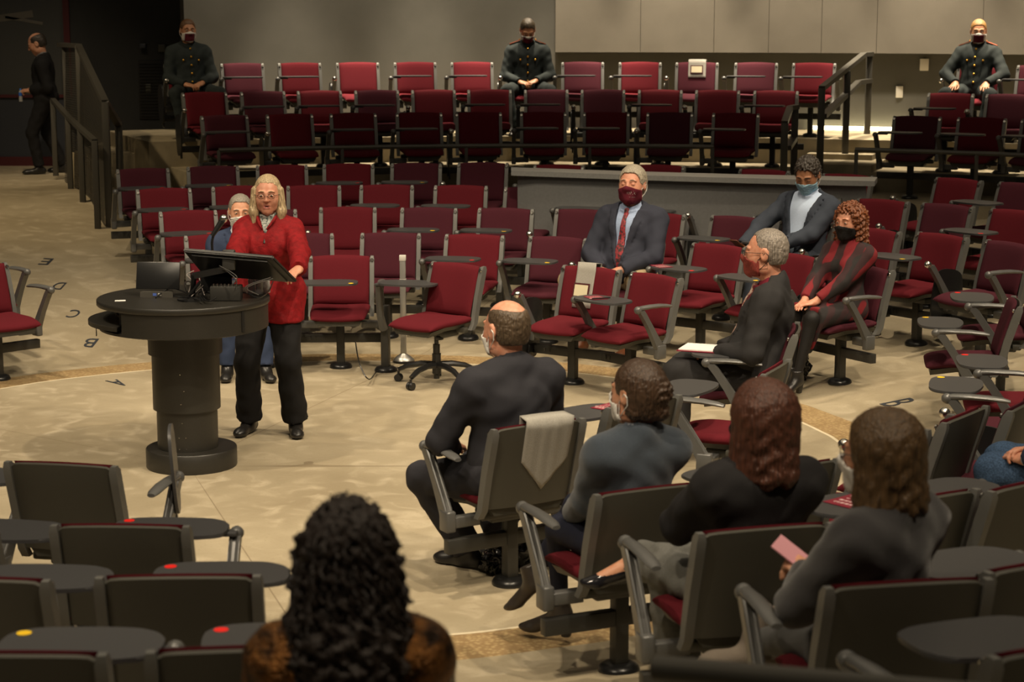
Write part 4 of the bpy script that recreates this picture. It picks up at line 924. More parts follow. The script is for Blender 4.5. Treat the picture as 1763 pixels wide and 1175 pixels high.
def figure(name, label, loc, rz, sc_=1.0, group=None, pel=(0, -.06, .56), lean=0, side=0, twist=0, sw=.185, girth=1.0, belly=0, bust=0, tone='fair', fem=0,
           head=(0, 0, 0), neck_fwd=.03, wr=None, el_pole=None, hands=None, an=None, kn_pole=None, toes=None, top=None, legs=None, shoes=None, long_sleeve=True,
           mouth=0, extra=None, torso_l=.50, hem=None, thigh=.43, shin=.43, shoe_kind='man', nohead=False, skirt=None, leg_r=1.0, head_s=1.0):
    g = empty(name, loc, rz); setp(g, label, 'person', group)
    S = Fig(); S.g = g; sgn = (-1, 1)   # index 0 = left (-x), 1 = right (+x)
    pel = np.array(pel, float)*1.0; T = np.array(Matrix.Rotation(R(side), 3, 'Y') @ Matrix.Rotation(R(-lean), 3, 'X') @ Matrix.Rotation(R(twist), 3, 'Z'))
    tp = lambda x, y, z: pel+T@np.array([x, y, z])*sc_
    S.tp = tp; S.T = T.astype(np.float32); S.pel = pel
    nb = tp(0, -.02, torso_l); hc = nb+np.array([0, neck_fwd, .138])*sc_+T@np.array([0, 0, 0]); Rh = rotm(*head); hc = hc.astype(np.float32); S.hc = hc; S.Rh = Rh; S.hs = .97*sc_*head_s
    sh = [tp(s*sw, -.01, torso_l-.106) for s in sgn]; hip = [pel+np.array([s*.09*sc_, .0, -.02]) for s in sgn]
    wr = wr or [(-.10, .22, .62), (.10, .22, .62)]; el_pole = el_pole or [(-.8, -.5, -.5), (.8, -.5, -.5)]
    an = an or [(-.11, .42, .09), (.11, .42, .09)]; kn_pole = kn_pole or [(-.1, 1, .6), (.1, 1, .6)]; toes = toes or [(-.15, 1, 0), (.15, 1, 0)]
    el, wv, kn, av = [], [], [], []
    for i in (0, 1):
        e, w_ = ik(sh[i], wr[i], .285*sc_, .255*sc_, el_pole[i]); el.append(e); wv.append(w_)
        k, a_ = ik(hip[i], an[i], thigh*sc_, shin*sc_, kn_pole[i]); kn.append(k); av.append(a_)
    S.sh, S.el, S.wv, S.kn, S.av, S.hip = sh, el, wv, kn, av, hip
    gth = girth; S.sc = sc_
    def torso(P, o=0.0):
        q = ((P-pel.astype(np.float32))@S.T)/sc_
        f = ell(q, (0, 0, .02), ((.170+o)*gth, (.125+o)*gth, .13+o)); f = smin(f, ell(q, (0, .005, .17), ((.145+o)*gth, (.108+o)*gth, .16)), .08)
        f = smin(f, ell(q, (0, -.005, .335), ((.168+o)*gth, (.112+o)*gth, .150+o*.5)), .07)
        if belly: f = smin(f, ell(q, (0, .05+.03*belly, .12), ((.14+o), (.105+o), .13)), .08)
        if bust:
            for s in (-1, 1): f = smin(f, ell(q, (s*.075, .085, .30), (.062+o, .052+o, .062+o)), .04)
        f = smin(f, cone(q, (-sw+.025, -.02, torso_l-.102), (sw-.025, -.02, torso_l-.102), .058+o, .058+o), .06)
        for s in (-1, 1): f = smin(f, cone(q, (0, -.028, torso_l-.012), (s*(sw-.02), -.015, torso_l-.088), .044+o, .050+o), .05)
        return f*sc_
    def arms(P, o=0.0, f=None, k=.03):
        for i in (0, 1):
            a = cone(P, sh[i], el[i], (.054+o)*sc_, (.044+o)*sc_); b = cone(P, el[i], wv[i], (.044+o)*sc_, (.031+o)*sc_)
            a = smin(a, b, .02); f = a if f is None else smin(f, a, k)
        return f
    def legsf(P, o=0.0, k=.05, to=1.0, flare=0):
        f = None
        for i in (0, 1):
            a = cone(P, hip[i], kn[i], (.088+o)*leg_r*gth*sc_, (.060+o)*leg_r*sc_); e = kn[i]+(av[i]-kn[i])*to
            b = cone(P, kn[i], e, (.058+o)*leg_r*sc_, (.040+o+flare)*leg_r*sc_); a = smin(a, b, .03); f = a if f is None else smin(f, a, .02)
        q = ((P-pel.astype(np.float32))@S.T)/sc_; h = ell(q, (0, -.01, .0), ((.172+o)*gth, (.128+o)*gth, .125+o))*sc_; return smin(f, h, k)
    S.skin = skin(tone)
    S.torso, S.arms, S.legs = torso, arms, legsf
    headf = lambda P: f_head(P, hc, Rh, fem, S.hs, mouth); S.headf = headf
    # ---- body: coarse hidden trunk and limbs, fine head and hands in one mesh
    parts = []
    allp = np.array(sh+el+wv+kn+av+hip+[nb, pel]); lo, hi = allp.min(0)-.22, allp.max(0)+.22
    def bodyf(P):
        f = smin(torso(P, -.026), arms(P, -.020), .03); f = smin(f, legsf(P, -.022, .05), .04); return f
    v, fc = nets(bodyf, lo, hi, .022); parts.append((v, fc, 0))
    if not nohead:
        def hf(P):
            f = headf(P); n0 = tp(0, -.015, torso_l-.06); n1 = hc+Rh@V3(0, -.022, -.05)*S.hs
            return smin(f, cone(P, n0, n1, .060*sc_*(.86 if fem else 1), .053*sc_*(.86 if fem else 1)), .035)
        v, fc = nets(hf, hc-np.array([.13, .14, .23])*sc_, hc+np.array([.13, .15, .15])*sc_, .0048)
        q = (v[fc].mean(1)-hc)@Rh/S.hs; mi = np.zeros(len(fc), int)
        lipz = (np.abs(q[:, 0]) < .021-.25*np.abs(q[:, 2]+.060)) & (q[:, 1] > .074) & (q[:, 2] > -.0735) & (q[:, 2] < -.0475); mi[lipz] = 1
        if mouth: mi[lipz & (np.abs(q[:, 2]+.060) < .004) & (np.abs(q[:, 0]) < .010)] = 2
        parts.append((v, fc, mi))
    hands = hands or [dict(), dict()]
    for i in (0, 1):
        if hands[i] is None: continue
        h = dict(d=None, n=(0, -.3, 1), curl=35, spread=0, th=None); h.update(hands[i])
        d = np.array(h['d'], float) if h['d'] is not None else wv[i]-el[i]
        Fm = frame_of(d, h['n']); w_ = wv[i].astype(np.float32)
        # thumb side: for a palm-down hand the thumb points to the body's middle
        side_x = h['th'] if h['th'] is not None else (1 if i == 0 else -1)
        c = w_+Fm[:, 1]*.085
        def hh(P): return smin(hand_field(P, w_, Fm, side_x, h['curl'], h['spread'], sc_*(.92 if fem else 1.0)), cone(P, w_-(wv[i]-el[i])*.18, w_, .029, .026), .015)
        v, fc = nets(hh, c-.15, c+.15, .0042); parts.append((v, fc, 0))
    me = mesh_np('body', parts, [skin(tone), LIP, DARKM]); link('body', me, None, g)
    if not nohead:
        for i, x in enumerate((-.031, .031)):
            bm = bmesh.new(); bmesh.ops.create_uvsphere(bm, u_segments=12, v_segments=10, radius=.0118, matrix=Matrix.Diagonal((1, 1, .72, 1)) @ Matrix.Rotation(R(-90), 4, 'X')); e = bmesh_to(bm, 'eye')
            e.materials.append(EYEW); e.materials.append(IRIS)
            for p in e.polygons:
                if p.center.y > .0088: p.material_index = 1
            c = hc+Rh@V3(x, .0845, .008)*S.hs; M4 = Matrix([list(map(float, r)) for r in Rh]).to_4x4(); M4.translation = Vector(map(float, c)); e.transform(M4); link('eye', e, None, g)
    S.lo, S.hi = lo, hi
    return S
def cloth(S, name, fn, mat, vx=.011, lo=None, hi=None, label=None, parent=None):
    v, f = nets(fn, S.lo if lo is None else lo, S.hi if hi is None else hi, vx)
    if len(f) == 0: return None
    me = mesh_np(name, [(v, f, 0)], [mat]); o = link(name, me, None, parent or S.g)
    if label: o['label'] = label
    return o
def tq(S, P): return ((P-S.pel.astype(np.float32))@S.T)/S.sc
def jacket(S, mat, o=.014, hemz=-.10, vneck=None, name='jacket', fold=.0045, wl=.17, collar=True, tunic=False, cuff=.93, seed=1, lapel=None, vx=.011, label=None, skirt=None):
    """vneck=(z apex, half width at the neck); in the torso frame"""
    def f(P):
        q = tq(S, P); t = S.torso(P, o)
        if skirt: t = smin(t, S.legs(P, o+.01, .05)+np.maximum(0, 0), .05) ; t = smax(t, skirt(P), .01)
        else:
            if tunic: t = smin(t, S.legs(P, o+.016, .06), .06)
            t = smax(t, -(q[:, 2]-hemz), .01)
        fold_ = fold*.55
        a = None
        for i in (0, 1):
            e = S.wv[i]*cuff+S.el[i]*(1-cuff)
            b = smin(cone(P, S.sh[i], S.el[i], (.057+o)*S.sc, (.047+o)*S.sc), cone(P, S.el[i], e, (.045+o)*S.sc, (.034+o)*S.sc), .02)
            cut = halfp(P, e+(S.wv[i]-S.el[i])*.02, S.wv[i]-S.el[i]); b = smax(b, cut, .006); a = b if a is None else np.minimum(a, b)
        j = smin(t, a, .045)+wob(P, fold_, wl, seed)+.0012*np.sin(P[:, 2]*62+9*np.sin(P[:, 0]*7+seed)+7*P[:, 1])+(0 if skirt else 0)
        j = j if skirt else smax(j, -(q[:, 2]-hemz), .006)
        nk = cone(q, (0, -.03, .42), (0, .015, .58), .070, .068); j = smax(j, -nk, .008)
        if collar: j = smin(j, smax(smax(np.abs(cone(q, (0, -.032, .44), (0, -.010, .54), .076, .072))-.006, q[:, 2]-.522+.25*np.maximum(q[:, 1]+.02, 0), .004), -(q[:, 2]-.44), .004), .008)
        if vneck:
            za, hw = vneck; zt = .50; sl = hw/(zt-za)
            wdg = np.maximum(np.abs(q[:, 0])-(q[:, 2]-za)*sl, -(q[:, 1]-.0)); j = smax(j, -wdg, .003)
            if lapel:
                lw = .055; ed = np.abs(q[:, 0])-(q[:, 2]-za)*sl; wl_ = lw*np.clip((q[:, 2]-za)/(zt-za)*1.5, 0, 1)
                reg = np.maximum(np.maximum(-ed, ed-wl_), np.maximum(q[:, 2]-.49, -(q[:, 1]-.0)))
                j = smax(j, -np.maximum(np.maximum(np.abs(ed-wl_)-.0045, np.maximum(q[:, 2]-.47, -q[:, 1])), np.maximum(-(S.torso(P, o-.006)), za-q[:, 2])), .002)
                sh_ = np.maximum(S.torso(P, o+.008)+wob(P, fold, wl, seed), reg); j = np.minimum(j, sh_)
        return j
    lo = S.lo.copy(); hi = S.hi.copy()
    if not skirt: lo[2] = max(lo[2], min(S.pel[2]+hemz-.12, min(S.wv[0][2], S.wv[1][2])-.08))
    hi[2] = S.tp(0, 0, .62)[2]
    return cloth(S, name, f, mat, vx, lo, hi, label=label)
def shirt(S, mat, o=.004, tie=None, name='shirt', za=.12, label=None, pol=True):
    lo = S.tp(-.2, -.15, -.10); hi = S.tp(.2, .2, .58); l2 = np.minimum(lo, hi)-.10; h2 = np.maximum(lo, hi)+.10
    def f(P):
        q = tq(S, P); t = smax(S.torso(P, o), np.maximum(np.abs(q[:, 0])-.13, -(q[:, 1]-.0)), .01)
        t = smax(t, -(q[:, 2]-za), .01)
        c = smax(smax(np.abs(cone(q, (0, -.030, .42), (0, .004, .56), .068, .065))-.005, q[:, 2]-.545+.55*np.maximum(q[:, 1]+.01, 0), .003), -(q[:, 2]-.43), .003)
        t = smin(t, c, .006)
        if pol:
            for s in (-1, 1):
                t = smin(t, cone(q, (s*.014, .078, .470), (s*.058, .055, .482), .014, .010, (1, .8, 1)), .012)
        return t
    cloth(S, name, f, mat, .0085, l2, h2, label=label)
    if tie:
        def ft(P):
            q = tq(S, P); w_ = .014+.022*np.clip((.45-q[:, 2])/.30, 0, 1)
            b = np.maximum(np.abs(S.torso(P, o+.006))-.006, np.maximum(np.abs(q[:, 0])-w_, np.maximum(-(q[:, 2]-za-.0), np.maximum(q[:, 2]-.45, -(q[:, 1]-.0)))))
            return smin(smax(b, -(q[:, 2]-za), .002), cone(q, (0, .080, .478), (0, .092, .440), .020, .013, (1, .8, 1)), .012)
        cloth(S, 'tie', ft, tie, .006, l2, h2, label='patterned tie' if tie.name.startswith('tie') else None)
def trousers(S, mat, o=.012, flare=.006, name='trousers', fold=.004, seed=5, to=.97, label=None, top=.10, vx=.012):
    def f(P):
        q = tq(S, P); t = S.legs(P, o, .05, to, flare)+wob(P, fold, .15, seed)
        t = smax(t, np.where(q[:, 1] < .16, q[:, 2]-top, -.05), .01)
        for i in (0, 1):
            n = S.av[i]-S.kn[i]; t = smax(t, np.maximum(halfp(P, S.kn[i]+n*to, n), ell(P, S.kn[i]+n*to, (.18, .18, .18))), .004) if False else np.maximum(t, np.minimum(halfp(P, S.kn[i]+n*to, n), .12-np.sqrt(((P-(S.kn[i]+n*(to+.10)).astype(np.float32))**2).sum(-1))))
        return t
    hi = S.hi.copy(); hi[2] = max(S.pel[2]+.22, S.kn[0][2]+.14, S.kn[1][2]+.14)
    return cloth(S, name, f, mat, vx, S.lo, hi, label=label)
def shoes(S, mat, toes=None, kind='man', sock=None, floor=0.0, pitch=(0, 0), sole_z=None):
    toes = toes or [(-.15, 1, 0), (.15, 1, 0)]
    for i in (0, 1):
        a = S.av[i]; d = np.array(toes[i], float); d /= np.linalg.norm(d); up = np.array([0, 0, 1.]); up = up-d*(up@d); up /= np.linalg.norm(up); x = np.cross(d, up)
        Fm = np.stack([x, d, up], 1).astype(np.float32); h = .085 if kind not in ('heel', 'boot') else .12
        def f(P):
            q = (P-a.astype(np.float32))@Fm
            if kind in ('man', 'flat', 'bigboot'):
                s = cone(q, (0, -.045, -.045), (0, .15, -.062), .040, .036, (1, 1, 1)); s = smin(s, ell(q, (0, .155, -.062), (.044, .060, .030)), .02)
                s = smin(s, cone(q, (0, 0, .0 if kind != 'bigboot' else .10), (0, .03, -.04), .046, .044), .03)
                s = smax(s, q[:, 2]-(.015 if kind == 'man' else .0 if kind == 'flat' else .14), .006); s = smax(s, -(q[:, 2]+.083), .004)
            else:
                s = cone(q, (0, -.03, -.02), (0, .13, -.095), .036, .030); s = smin(s, ell(q, (0, .145, -.10), (.036, .05, .020)), .02)
                if kind == 'boot': s = smin(s, cone(q, (0, -.01, .06), (0, .0, -.02), .046, .042), .03)
                else: s = smax(s, -cone(q, (0, -.0, .03), (0, .08, -.02), .036, .03), .006)
                s = smax(s, q[:, 2]-(.05 if kind == 'boot' else -.005), .004)
                hl = cone(q, (0, -.045, -.04), (0, -.035, -.115), .030 if kind == 'boot' else .024, .022 if kind == 'boot' else .012); s = smin(s, hl, .01); s = smax(s, -(q[:, 2]+.12), .004)
            return s
        if kind == 'heel':
            v, fc = nets(lambda P: smin(cone((P-a.astype(np.float32))@Fm, (0, -.012, .04), (0, -.02, -.03), .034, .034), cone((P-a.astype(np.float32))@Fm, (0, .0, -.01), (0, .115, -.082), .034, .026), .03), a-.2, a+.2, .0075); link('foot', mesh_np('foot', [(v, fc, 0)], [S.skin]), None, S.g)
        lo = a-.25; hi = a+.25; cloth(S, 'shoe' if kind in ('man', 'flat', 'heel') else 'boot', f, mat, .0075, lo, hi)
def mask(S, mat, edge=None, big=1.0, lo_z=-.118, hi_z=-.002, loops=None, pleats=False):
    def f(P):
        q = (P-S.hc)@S.Rh/S.hs; h = f_head(P, S.hc, S.Rh, 0, S.hs)
        h = smin(h, cone(P, S.hc+S.Rh@V3(0, .090, .005)*S.hs, S.hc+S.Rh@V3(0, .088, -.085)*S.hs, .017, .018), .03)
        m = np.abs(h-.0065)-.003
        if pleats: m = m+.0012*np.sin(q[:, 2]*420)
        top = q[:, 2]-hi_z-(-.35*np.abs(q[:, 0])); bot = -(q[:, 2]-lo_z-.35*np.abs(q[:, 0]))
        return np.maximum(np.maximum(m, np.maximum(top, bot)), np.maximum(-(q[:, 1]-.022), np.abs(q[:, 0])-.075))
    o = cloth(S, 'mask', f, mat, .0045, S.hc-.17, S.hc+.17)
    if loops is not None:
        for s in (-1, 1):
            pts = [S.hc+S.Rh@V3(s*x, y, z)*S.hs for x, y, z in ((.068, .032, -.030), (.079, .010, -.010), (.087, -.012, .012), (.091, -.028, 0), (.088, -.026, -.030), (.080, 0, -.055), (.066, .028, -.080))]
            bm = bmesh.new(); tube(bm, [Vector(map(float, p)) for p in pts], .0022, 6); obj('ear_loop', bm, loops, S.g)
    return o
def hair(S, mat, kind='short', seed=2, recede=0.0, vol=.0, wv=.0012, label=None, vx=.0055, extra=None, cut=None):
    def f(P):
        q = (P-S.hc)@S.Rh/S.hs; z, y, x = q[:, 2], q[:, 1], q[:, 0]
        h = ell(q, (0, -.018, .036), (.083+vol, .103+vol, .094+vol)); h = smin(h, ell(q, (0, -.045, -.015), (.074+vol, .065+vol, .075+vol)), .03)
        if kind == 'curly': st = wob(q, .012, .035, seed)+wob(q, .006, .017, seed+2)
        else: st = .0012*np.sin(np.arctan2(x, z-.02)*55+y*40)+wob(q, wv, .03, seed)
        h = h+st
        zl = .074+recede*.05-.0*x; face = smax(smax(np.abs(x)-.062-.25*np.maximum(y-.05, 0), z-zl+.9*np.maximum(np.abs(x)-.035, 0)+wob(q, .002, .02, seed), .02), -(y-.020-.30*np.maximum(-z, 0)), .01); h = smax(h, -face, .006)
        if kind in ('short', 'fade', 'bald', 'crew'):
            h = smax(h, -(z+.055+.9*np.maximum(y+.02, 0)*0-.6*np.maximum(-(y+.05), 0)*0), .006)
            h = smax(h, -np.maximum(np.maximum(-(y+.012), np.maximum(z-.022, -(z+.4))), .0), .006) if False else smax(h, -ell(q, (0, .055, -.04), (.2, .058, .055)), .008)
        if kind == 'bald': h = smax(h, -ell(q, (0, -.01, .125), (.060, .108, .060)), .022)
        if extra is not None: h = extra(q, h)
        return h*S.hs
    brows(S, mat)
    return cloth(S, 'hair', f, mat, vx, S.hc-.24-np.array([0, 0, .25 if kind in ('long', 'curly') else 0]), S.hc+.22, label=label)
def brows(S, mat):
    T = lambda x, y, z: Vector(map(float, S.hc+S.Rh@V3(x, y, z)*S.hs))
    for s in (-1, 1):
        bm = bmesh.new(); tube(bm, [T(s*.014, .0975, .034), T(s*.030, .0945, .0365), T(s*.048, .083, .030)], [.0035, .0042, .002], 6, flat=.8); obj('eyebrow', bm, mat, S.g)
def glasses(S, mat, lens=None, w=.021, h=.015):
    bm = bmesh.new(); T = lambda x, y, z: Vector(map(float, S.hc+S.Rh@V3(x, y, z)*S.hs))
    for s in (-1, 1):
        c = (s*.031, .106, .006); tube(bm, [T(c[0]+w*math.cos(a), c[1]-.010*abs(math.cos(a))*(1 if s*math.cos(a) > 0 else 0), c[2]+h*math.sin(a)) for a in [k/16*2*math.pi for k in range(17)]], .0016, 5)
        tube(bm, [T(s*.052, .098, .010), T(s*.075, .06, .010), T(s*.084, .0, .008)], .0018, 5)
    tube(bm, [T(-.010, .107, .008), T(0, .110, .011), T(.010, .107, .008)], .0016, 5)
    obj('glasses', bm, mat, S.g)
def epaulet(S, mat, trim):
    for i, s in enumerate((-1, 1)):
        bm = bmesh.new(); a = S.tp(s*.090, .0, .528); b = S.tp(s*.205, .0, .485); a = Vector(map(float, a)); b = Vector(map(float, b))
        m = Matrix.Translation((a+b)/2) @ (b-a).to_track_quat('X', 'Z').to_matrix().to_4x4()
        r = bmesh.ops.create_cube(bm, size=1, matrix=m @ Matrix.Diagonal(((b-a).length, .05, .008, 1))); o = obj('epaulet', bm, mat, S.g, smooth=False)
        bm = bmesh.new(); bmesh.ops.create_uvsphere(bm, u_segments=8, v_segments=6, radius=.009, matrix=Matrix.Translation(a+Vector((0, 0, .008)))); obj('button', bm, trim, o)
def buttons(S, mat, spots, r=.010, o=.022):
    for (x, z) in spots:
        # march outwards from inside the torso until the cloth surface
        y = .0
        for k in range(80):
            p = S.tp(x, y, z).astype(np.float32)[None]
            if S.torso(p, o)[0] > 0: break
            y += .004
        bm = bmesh.new(); bmesh.ops.create_uvsphere(bm, u_segments=10, v_segments=6, radius=r, matrix=Matrix.Translation(Vector(map(float, S.tp(x, y, z))))); obj('button', bm, mat, S.g)
# ------------------------------------------------------------------ the people
def loc_in(g_loc, rz, w):
    """world point -> local point of a root at g_loc turned by rz"""
    v = Matrix.Rotation(-rz, 3, 'Z') @ (Vector(w)-Vector(g_loc)); return (v.x, v.y, v.z)
def on_seat(g, dy=0):
    rz = g.rotation_euler.z; return Vector(g.location)+Vector((-math.sin(rz), math.cos(rz), 0))*dy, rz
SUIT_NAVY = fab('navy_grey_suit', (.032, .035, .052), bump=.1); SUIT_GREY = fab('slate_suit', (.045, .054, .074)); SUIT_BLACK = fab('charcoal_suit', (.026, .025, .026)); SUIT_BLUE = fab('blue_suit', (.028, .042, .085))
BLK = fab('black_trousers', (.010, .0095, .010)); SHOE = nmat('black_leather', (.012, .011, .010), .35)
UNI = fab('dark_uniform', (.018, .024, .024)); GOLD = nmat('gold_button', (.75, .42, .06), .3, metal=.9); EPA = nmat('epaulet_red_gold', (.45, .10, .05), .6)
WHITE = fab('white_mask_cloth', (.72, .70, .66)); MARN = fab('maroon_mask_cloth', (.11, .010, .022)); BLUEM = fab('pale_blue_mask', (.30, .48, .60)); BLKM = fab('black_mask_cloth', (.012, .011, .011))
def hairm(n, c, rough=.42):
    if n in _fm: return _fm[n]
    m = nmat(n, c, rough, noise=.55, nscale=1, bump=.6, bscale=1, spec=.5, col2=tuple(v*.42 for v in c)); nt = m.node_tree
    tc = [x for x in nt.nodes if x.type == 'TEX_COORD'][0]; mp = nt.nodes.new('ShaderNodeMapping'); mp.inputs['Scale'].default_value = (170, 170, 9); nt.links.new(tc.outputs['Object'], mp.inputs['Vector'])
    for x in nt.nodes:
        if x.type == 'TEX_NOISE': nt.links.new(mp.outputs[0], x.inputs['Vector'])
    _fm[n] = m; return m
def nudge(l, dx=0, dy=0, dz=0): return Vector((l[0]+dx, l[1]+dy, l[2]+dz))
def WZ(l, rz, px, py, h): return loc_in(l, rz, on_z(px, py, l.z+h))
def W(l, rz, px, py, dD): return loc_in(l, rz, on_D(px, py, l.y+dD))
WIRE = nmat('glasses_wire', (.05, .025, .015), .5)
LAP = dict(d=(.55, .8, -.2), n=(.1, .2, 1), curl=55)
def clasp(x=0, y=.26, z=.64, sp=.035): return [(x-sp-.055, y-.05, z+.015), (x+sp+.055, y-.05, z)], [dict(d=(.78, .6, -.22), n=(-.15, .25, 1), curl=62), dict(d=(-.78, .6, -.12), n=(.15, .25, 1), curl=50)]
# --- the speaker
r = on_floor(470, 745); rz = R(176); lt = lambda w: loc_in(r, rz, w)
hw = lt(on_D(514, 466, 11.62)); hr = lt(on_D(405, 455, 11.62))
S = figure('person', 'standing woman with blond hair and glasses in a red velvet top, speaking at the lectern', r, rz, pel=(0, 0, .935), torso_l=.495, sw=.155, girth=1.06, bust=1, fem=1, tone='pink', head=(6, 4, 0), head_s=1.08, neck_fwd=.02,
           wr=[hw, hr], el_pole=[(-1, -.55, -.3), (.8, -.6, -.4)], hands=[dict(d=(.35, .9, -.25), n=(0, .3, 1), curl=45), dict(d=(-.1, .9, -.3), n=(0, .3, 1), curl=40)], an=[(-.155, .02, .09), (.155, .0, .09)], kn_pole=[(-.1, 1, 0), (.1, 1, 0)], mouth=1, leg_r=1.05)
RV = nmat('red_velvet', (.24, .007, .010), .75, noise=.3, nscale=30, col2=(.16, .005, .007), bump=.35, bscale=60, spec=.2)
jacket(S, RV, o=.020, hemz=-.185, tunic=True, vneck=(.385, .050), fold=.006, wl=.12, name='top', seed=4, cuff=.97, label='red velvet top')
shirt(S, nmat('teal_print', (.03, .06, .06), .6, noise=.9, nscale=90, col2=(.5, .5, .45)), o=.006, name='blouse', za=.30, pol=False)
bm = bmesh.new()
for s_ in (-1, 1):
    pp = [Vector(map(float, S.tp(s_*a, b, c))) for a, b, c in ((.070, .010, .505), (.062, .085, .470), (.020, .112, .420), (.015, .120, .432), (.058, .055, .505))]
    f0 = [bm.verts.new(v+Vector((0, .012, 0))) for v in pp]; bm.faces.new(f0)
me = bmesh_to(bm, 'collar', angle=180); cl = link('collar', me, RV, S.g); md = cl.modifiers.new('s', 'SOLIDIFY'); md.thickness = .008
bm = bmesh.new(); tube(bm, [Vector(map(float, S.tp(0, .128, .375))), Vector(map(float, S.tp(.002, .136, .335)))], [.004, .009], 8); obj('zip_pull', bm, M['chrome'], S.g)
trousers(S, BLK, o=.018, flare=.022, top=.06, to=.99)
shoes(S, SHOE, [(-.25, 1, 0), (.2, 1, 0)], 'flat')
def blond(q, h):
    x, y, z = q[:, 0], q[:, 1], q[:, 2]; st = .0018*np.sin(x*330+y*260)
    for s in (-1, 1):
        k = smin(cone(q, (s*.076, .008, .03), (s*.084, .030, -.10), .024, .030, (1, 1.3, 1)), cone(q, (s*.084, .030, -.10), (s*.078, .055, -.175), .028, .016, (1, 1.3, 1)), .02); h = smin(h, k+st, .015)
    b = cone(q, (0, -.06, .0), (0, -.055, -.13), .075, .070, (1, .7, 1)); h = smin(h, b+st, .03); return smax(h, -(z+.20), .01)
hair(S, hairm('blond_hair', (.56, .42, .24)), 'long', vol=-.004, extra=blond, label='shoulder-length blond hair', recede=.1)
glasses(S, WIRE)
# --- man behind her
g0 = SEAT[('A', 0)]; l, rz = on_seat(g0); l = nudge(l, -.15); w_, h_ = clasp(0, .26, .62)
S = figure('person', 'seated man with grey hair, white mask and blue suit, half hidden behind the speaking woman', l, rz, 1.02, head=(-2, 6, 0), wr=w_, hands=h_, sw=.19, an=[(-.12, .50, .09), (.16, .42, .09)], head_s=1.08)
jacket(S, SUIT_BLUE, vneck=(.12, .075), lapel=1); shirt(S, fab('white_shirt', (.55, .57, .62)), tie=fab('dark_tie', (.03, .02, .03))); trousers(S, SUIT_BLUE); shoes(S, SHOE)
mask(S, WHITE, loops=WHITE, pleats=True); hair(S, hairm('grey_hair', (.30, .27, .22)), 'short', recede=.2)
# --- standing man at the far left
r = on_floor(84, 299); rz = R(98); sc1 = 1.03
S = figure('person', 'balding man in a black suit standing at the far left, holding a bottle', r, rz, sc1, pel=(0, 0, .955), torso_l=.50, sw=.19, girth=1.05, head=(0, 26, 0), neck_fwd=.07, head_s=1.08, lean=3,
           wr=[(-.09, .17, 1.05), (.04, .19, 1.03)], el_pole=[(-.5, -.9, -.3), (.5, -.9, -.3)], an=[(-.10, .10, .09), (.12, -.18, .09)], hands=[dict(d=(.3, .9, -.1), n=(-.5, 0, 1), curl=60), dict(d=(-.3, .9, .1), n=(.6, 0, 1), curl=60)])
jacket(S, fab('black_suit', (.010, .010, .011)), hemz=-.20, vneck=(.15, .06), lapel=1, o=.018); shirt(S, fab('grey_shirt', (.2, .2, .2))); trousers(S, BLK, o=.016); shoes(S, SHOE)
hair(S, hairm('dark_hair', (.045, .035, .026)), 'bald', recede=.5)
bw = S.g.matrix_basis @ Vector((-.02, .30, .98)); b_ = setp(empty('water_bottle', bw), 'clear water bottle with a blue label and cap in the hand of the standing man', 'bottle')
bm = bmesh.new(); lathe(bm, [(.002, -.10), (.030, -.10), (.032, -.05), (.029, 0), (.032, .05), (.014, .09), (.002, .09)], 14); obj('bottle_body', bm, glassy, b_); bm = bmesh.new(); lathe(bm, [(.0325, -.01), (.0335, .0), (.0335, .045), (.0325, .05)], 14); obj('label_band', bm, nmat('blue_label', (.03, .12, .5), .4), b_); bm = bmesh.new(); lathe(bm, [(.002, .09), (.016, .09), (.016, .115), (.002, .115)], 12); obj('cap', bm, nmat('blue_cap', (.05, .2, .7), .4), b_); b_.scale = (.75, .75, .75)
# --- three in uniform
def cadet(seat, label, head, hands, wr, hm, el=None, ep=True, glass=False, kn=None, an=None, lean=-3, dy=0, sc_=1.04, style='short', nf=.03):
    l, rz = on_seat(seat, dy)
    S = figure('person', label, l, rz, sc_, head=head, wr=wr, hands=hands, el_pole=el, sw=.185, girth=1.02, lean=lean, head_s=1.05, tone='tan', an=an or [(-.17, .40, .09), (.17, .40, .09)], kn_pole=kn or [(-.5, 1, .6), (.5, 1, .6)], neck_fwd=nf)
    jacket(S, UNI, o=.016, fold=.006, hemz=-.12, name='tunic'); trousers(S, UNI); shoes(S, SHOE)
    buttons(S, GOLD, [(0, .44), (0, .35), (0, .26), (0, .17), (0, .08), (-.085, .315), (.085, .315)], r=.0125)
    if ep: epaulet(S, EPA, GOLD)
    mask(S, WHITE, loops=WHITE, lo_z=-.122, hi_z=.003)
    def f(P):
        q = (P-S.hc)@S.Rh/S.hs; h = f_head(P, S.hc, S.Rh, 0, S.hs); h = smin(h, cone(P, S.hc+S.Rh@V3(0, .090, .005)*S.hs, S.hc+S.Rh@V3(0, .088, -.085)*S.hs, .017, .018), .03)
        return np.maximum(np.abs(h-.0095)-.003, np.maximum(np.abs(q[:, 0])-.054, np.maximum(np.maximum(q[:, 2]+.024, -(q[:, 2]+.104)), -(q[:, 1]-.02))))
    o = cloth(S, 'mask_panel', f, MARN, .0045, S.hc-.17, S.hc+.17)
    hair(S, hairm(hm[0], hm[1]), style)
    if glass: glasses(S, M['black'])
    return S
w_, h_ = clasp(0, .24, .62)
cadet(SEAT[('H', 0)], 'seated person in dark uniform against the black wall at the left, hands clasped', (0, 2, 0), h_, w_, ('reddish_brown_hair', (.16, .075, .03)), ep=False)
cadet(SEAT[('H', 6)], 'seated person in dark uniform looking down at their hands, middle of top row', (4, 36, 0), h_, w_, ('dark_brown_hair', (.05, .035, .018)), lean=3, nf=.06)
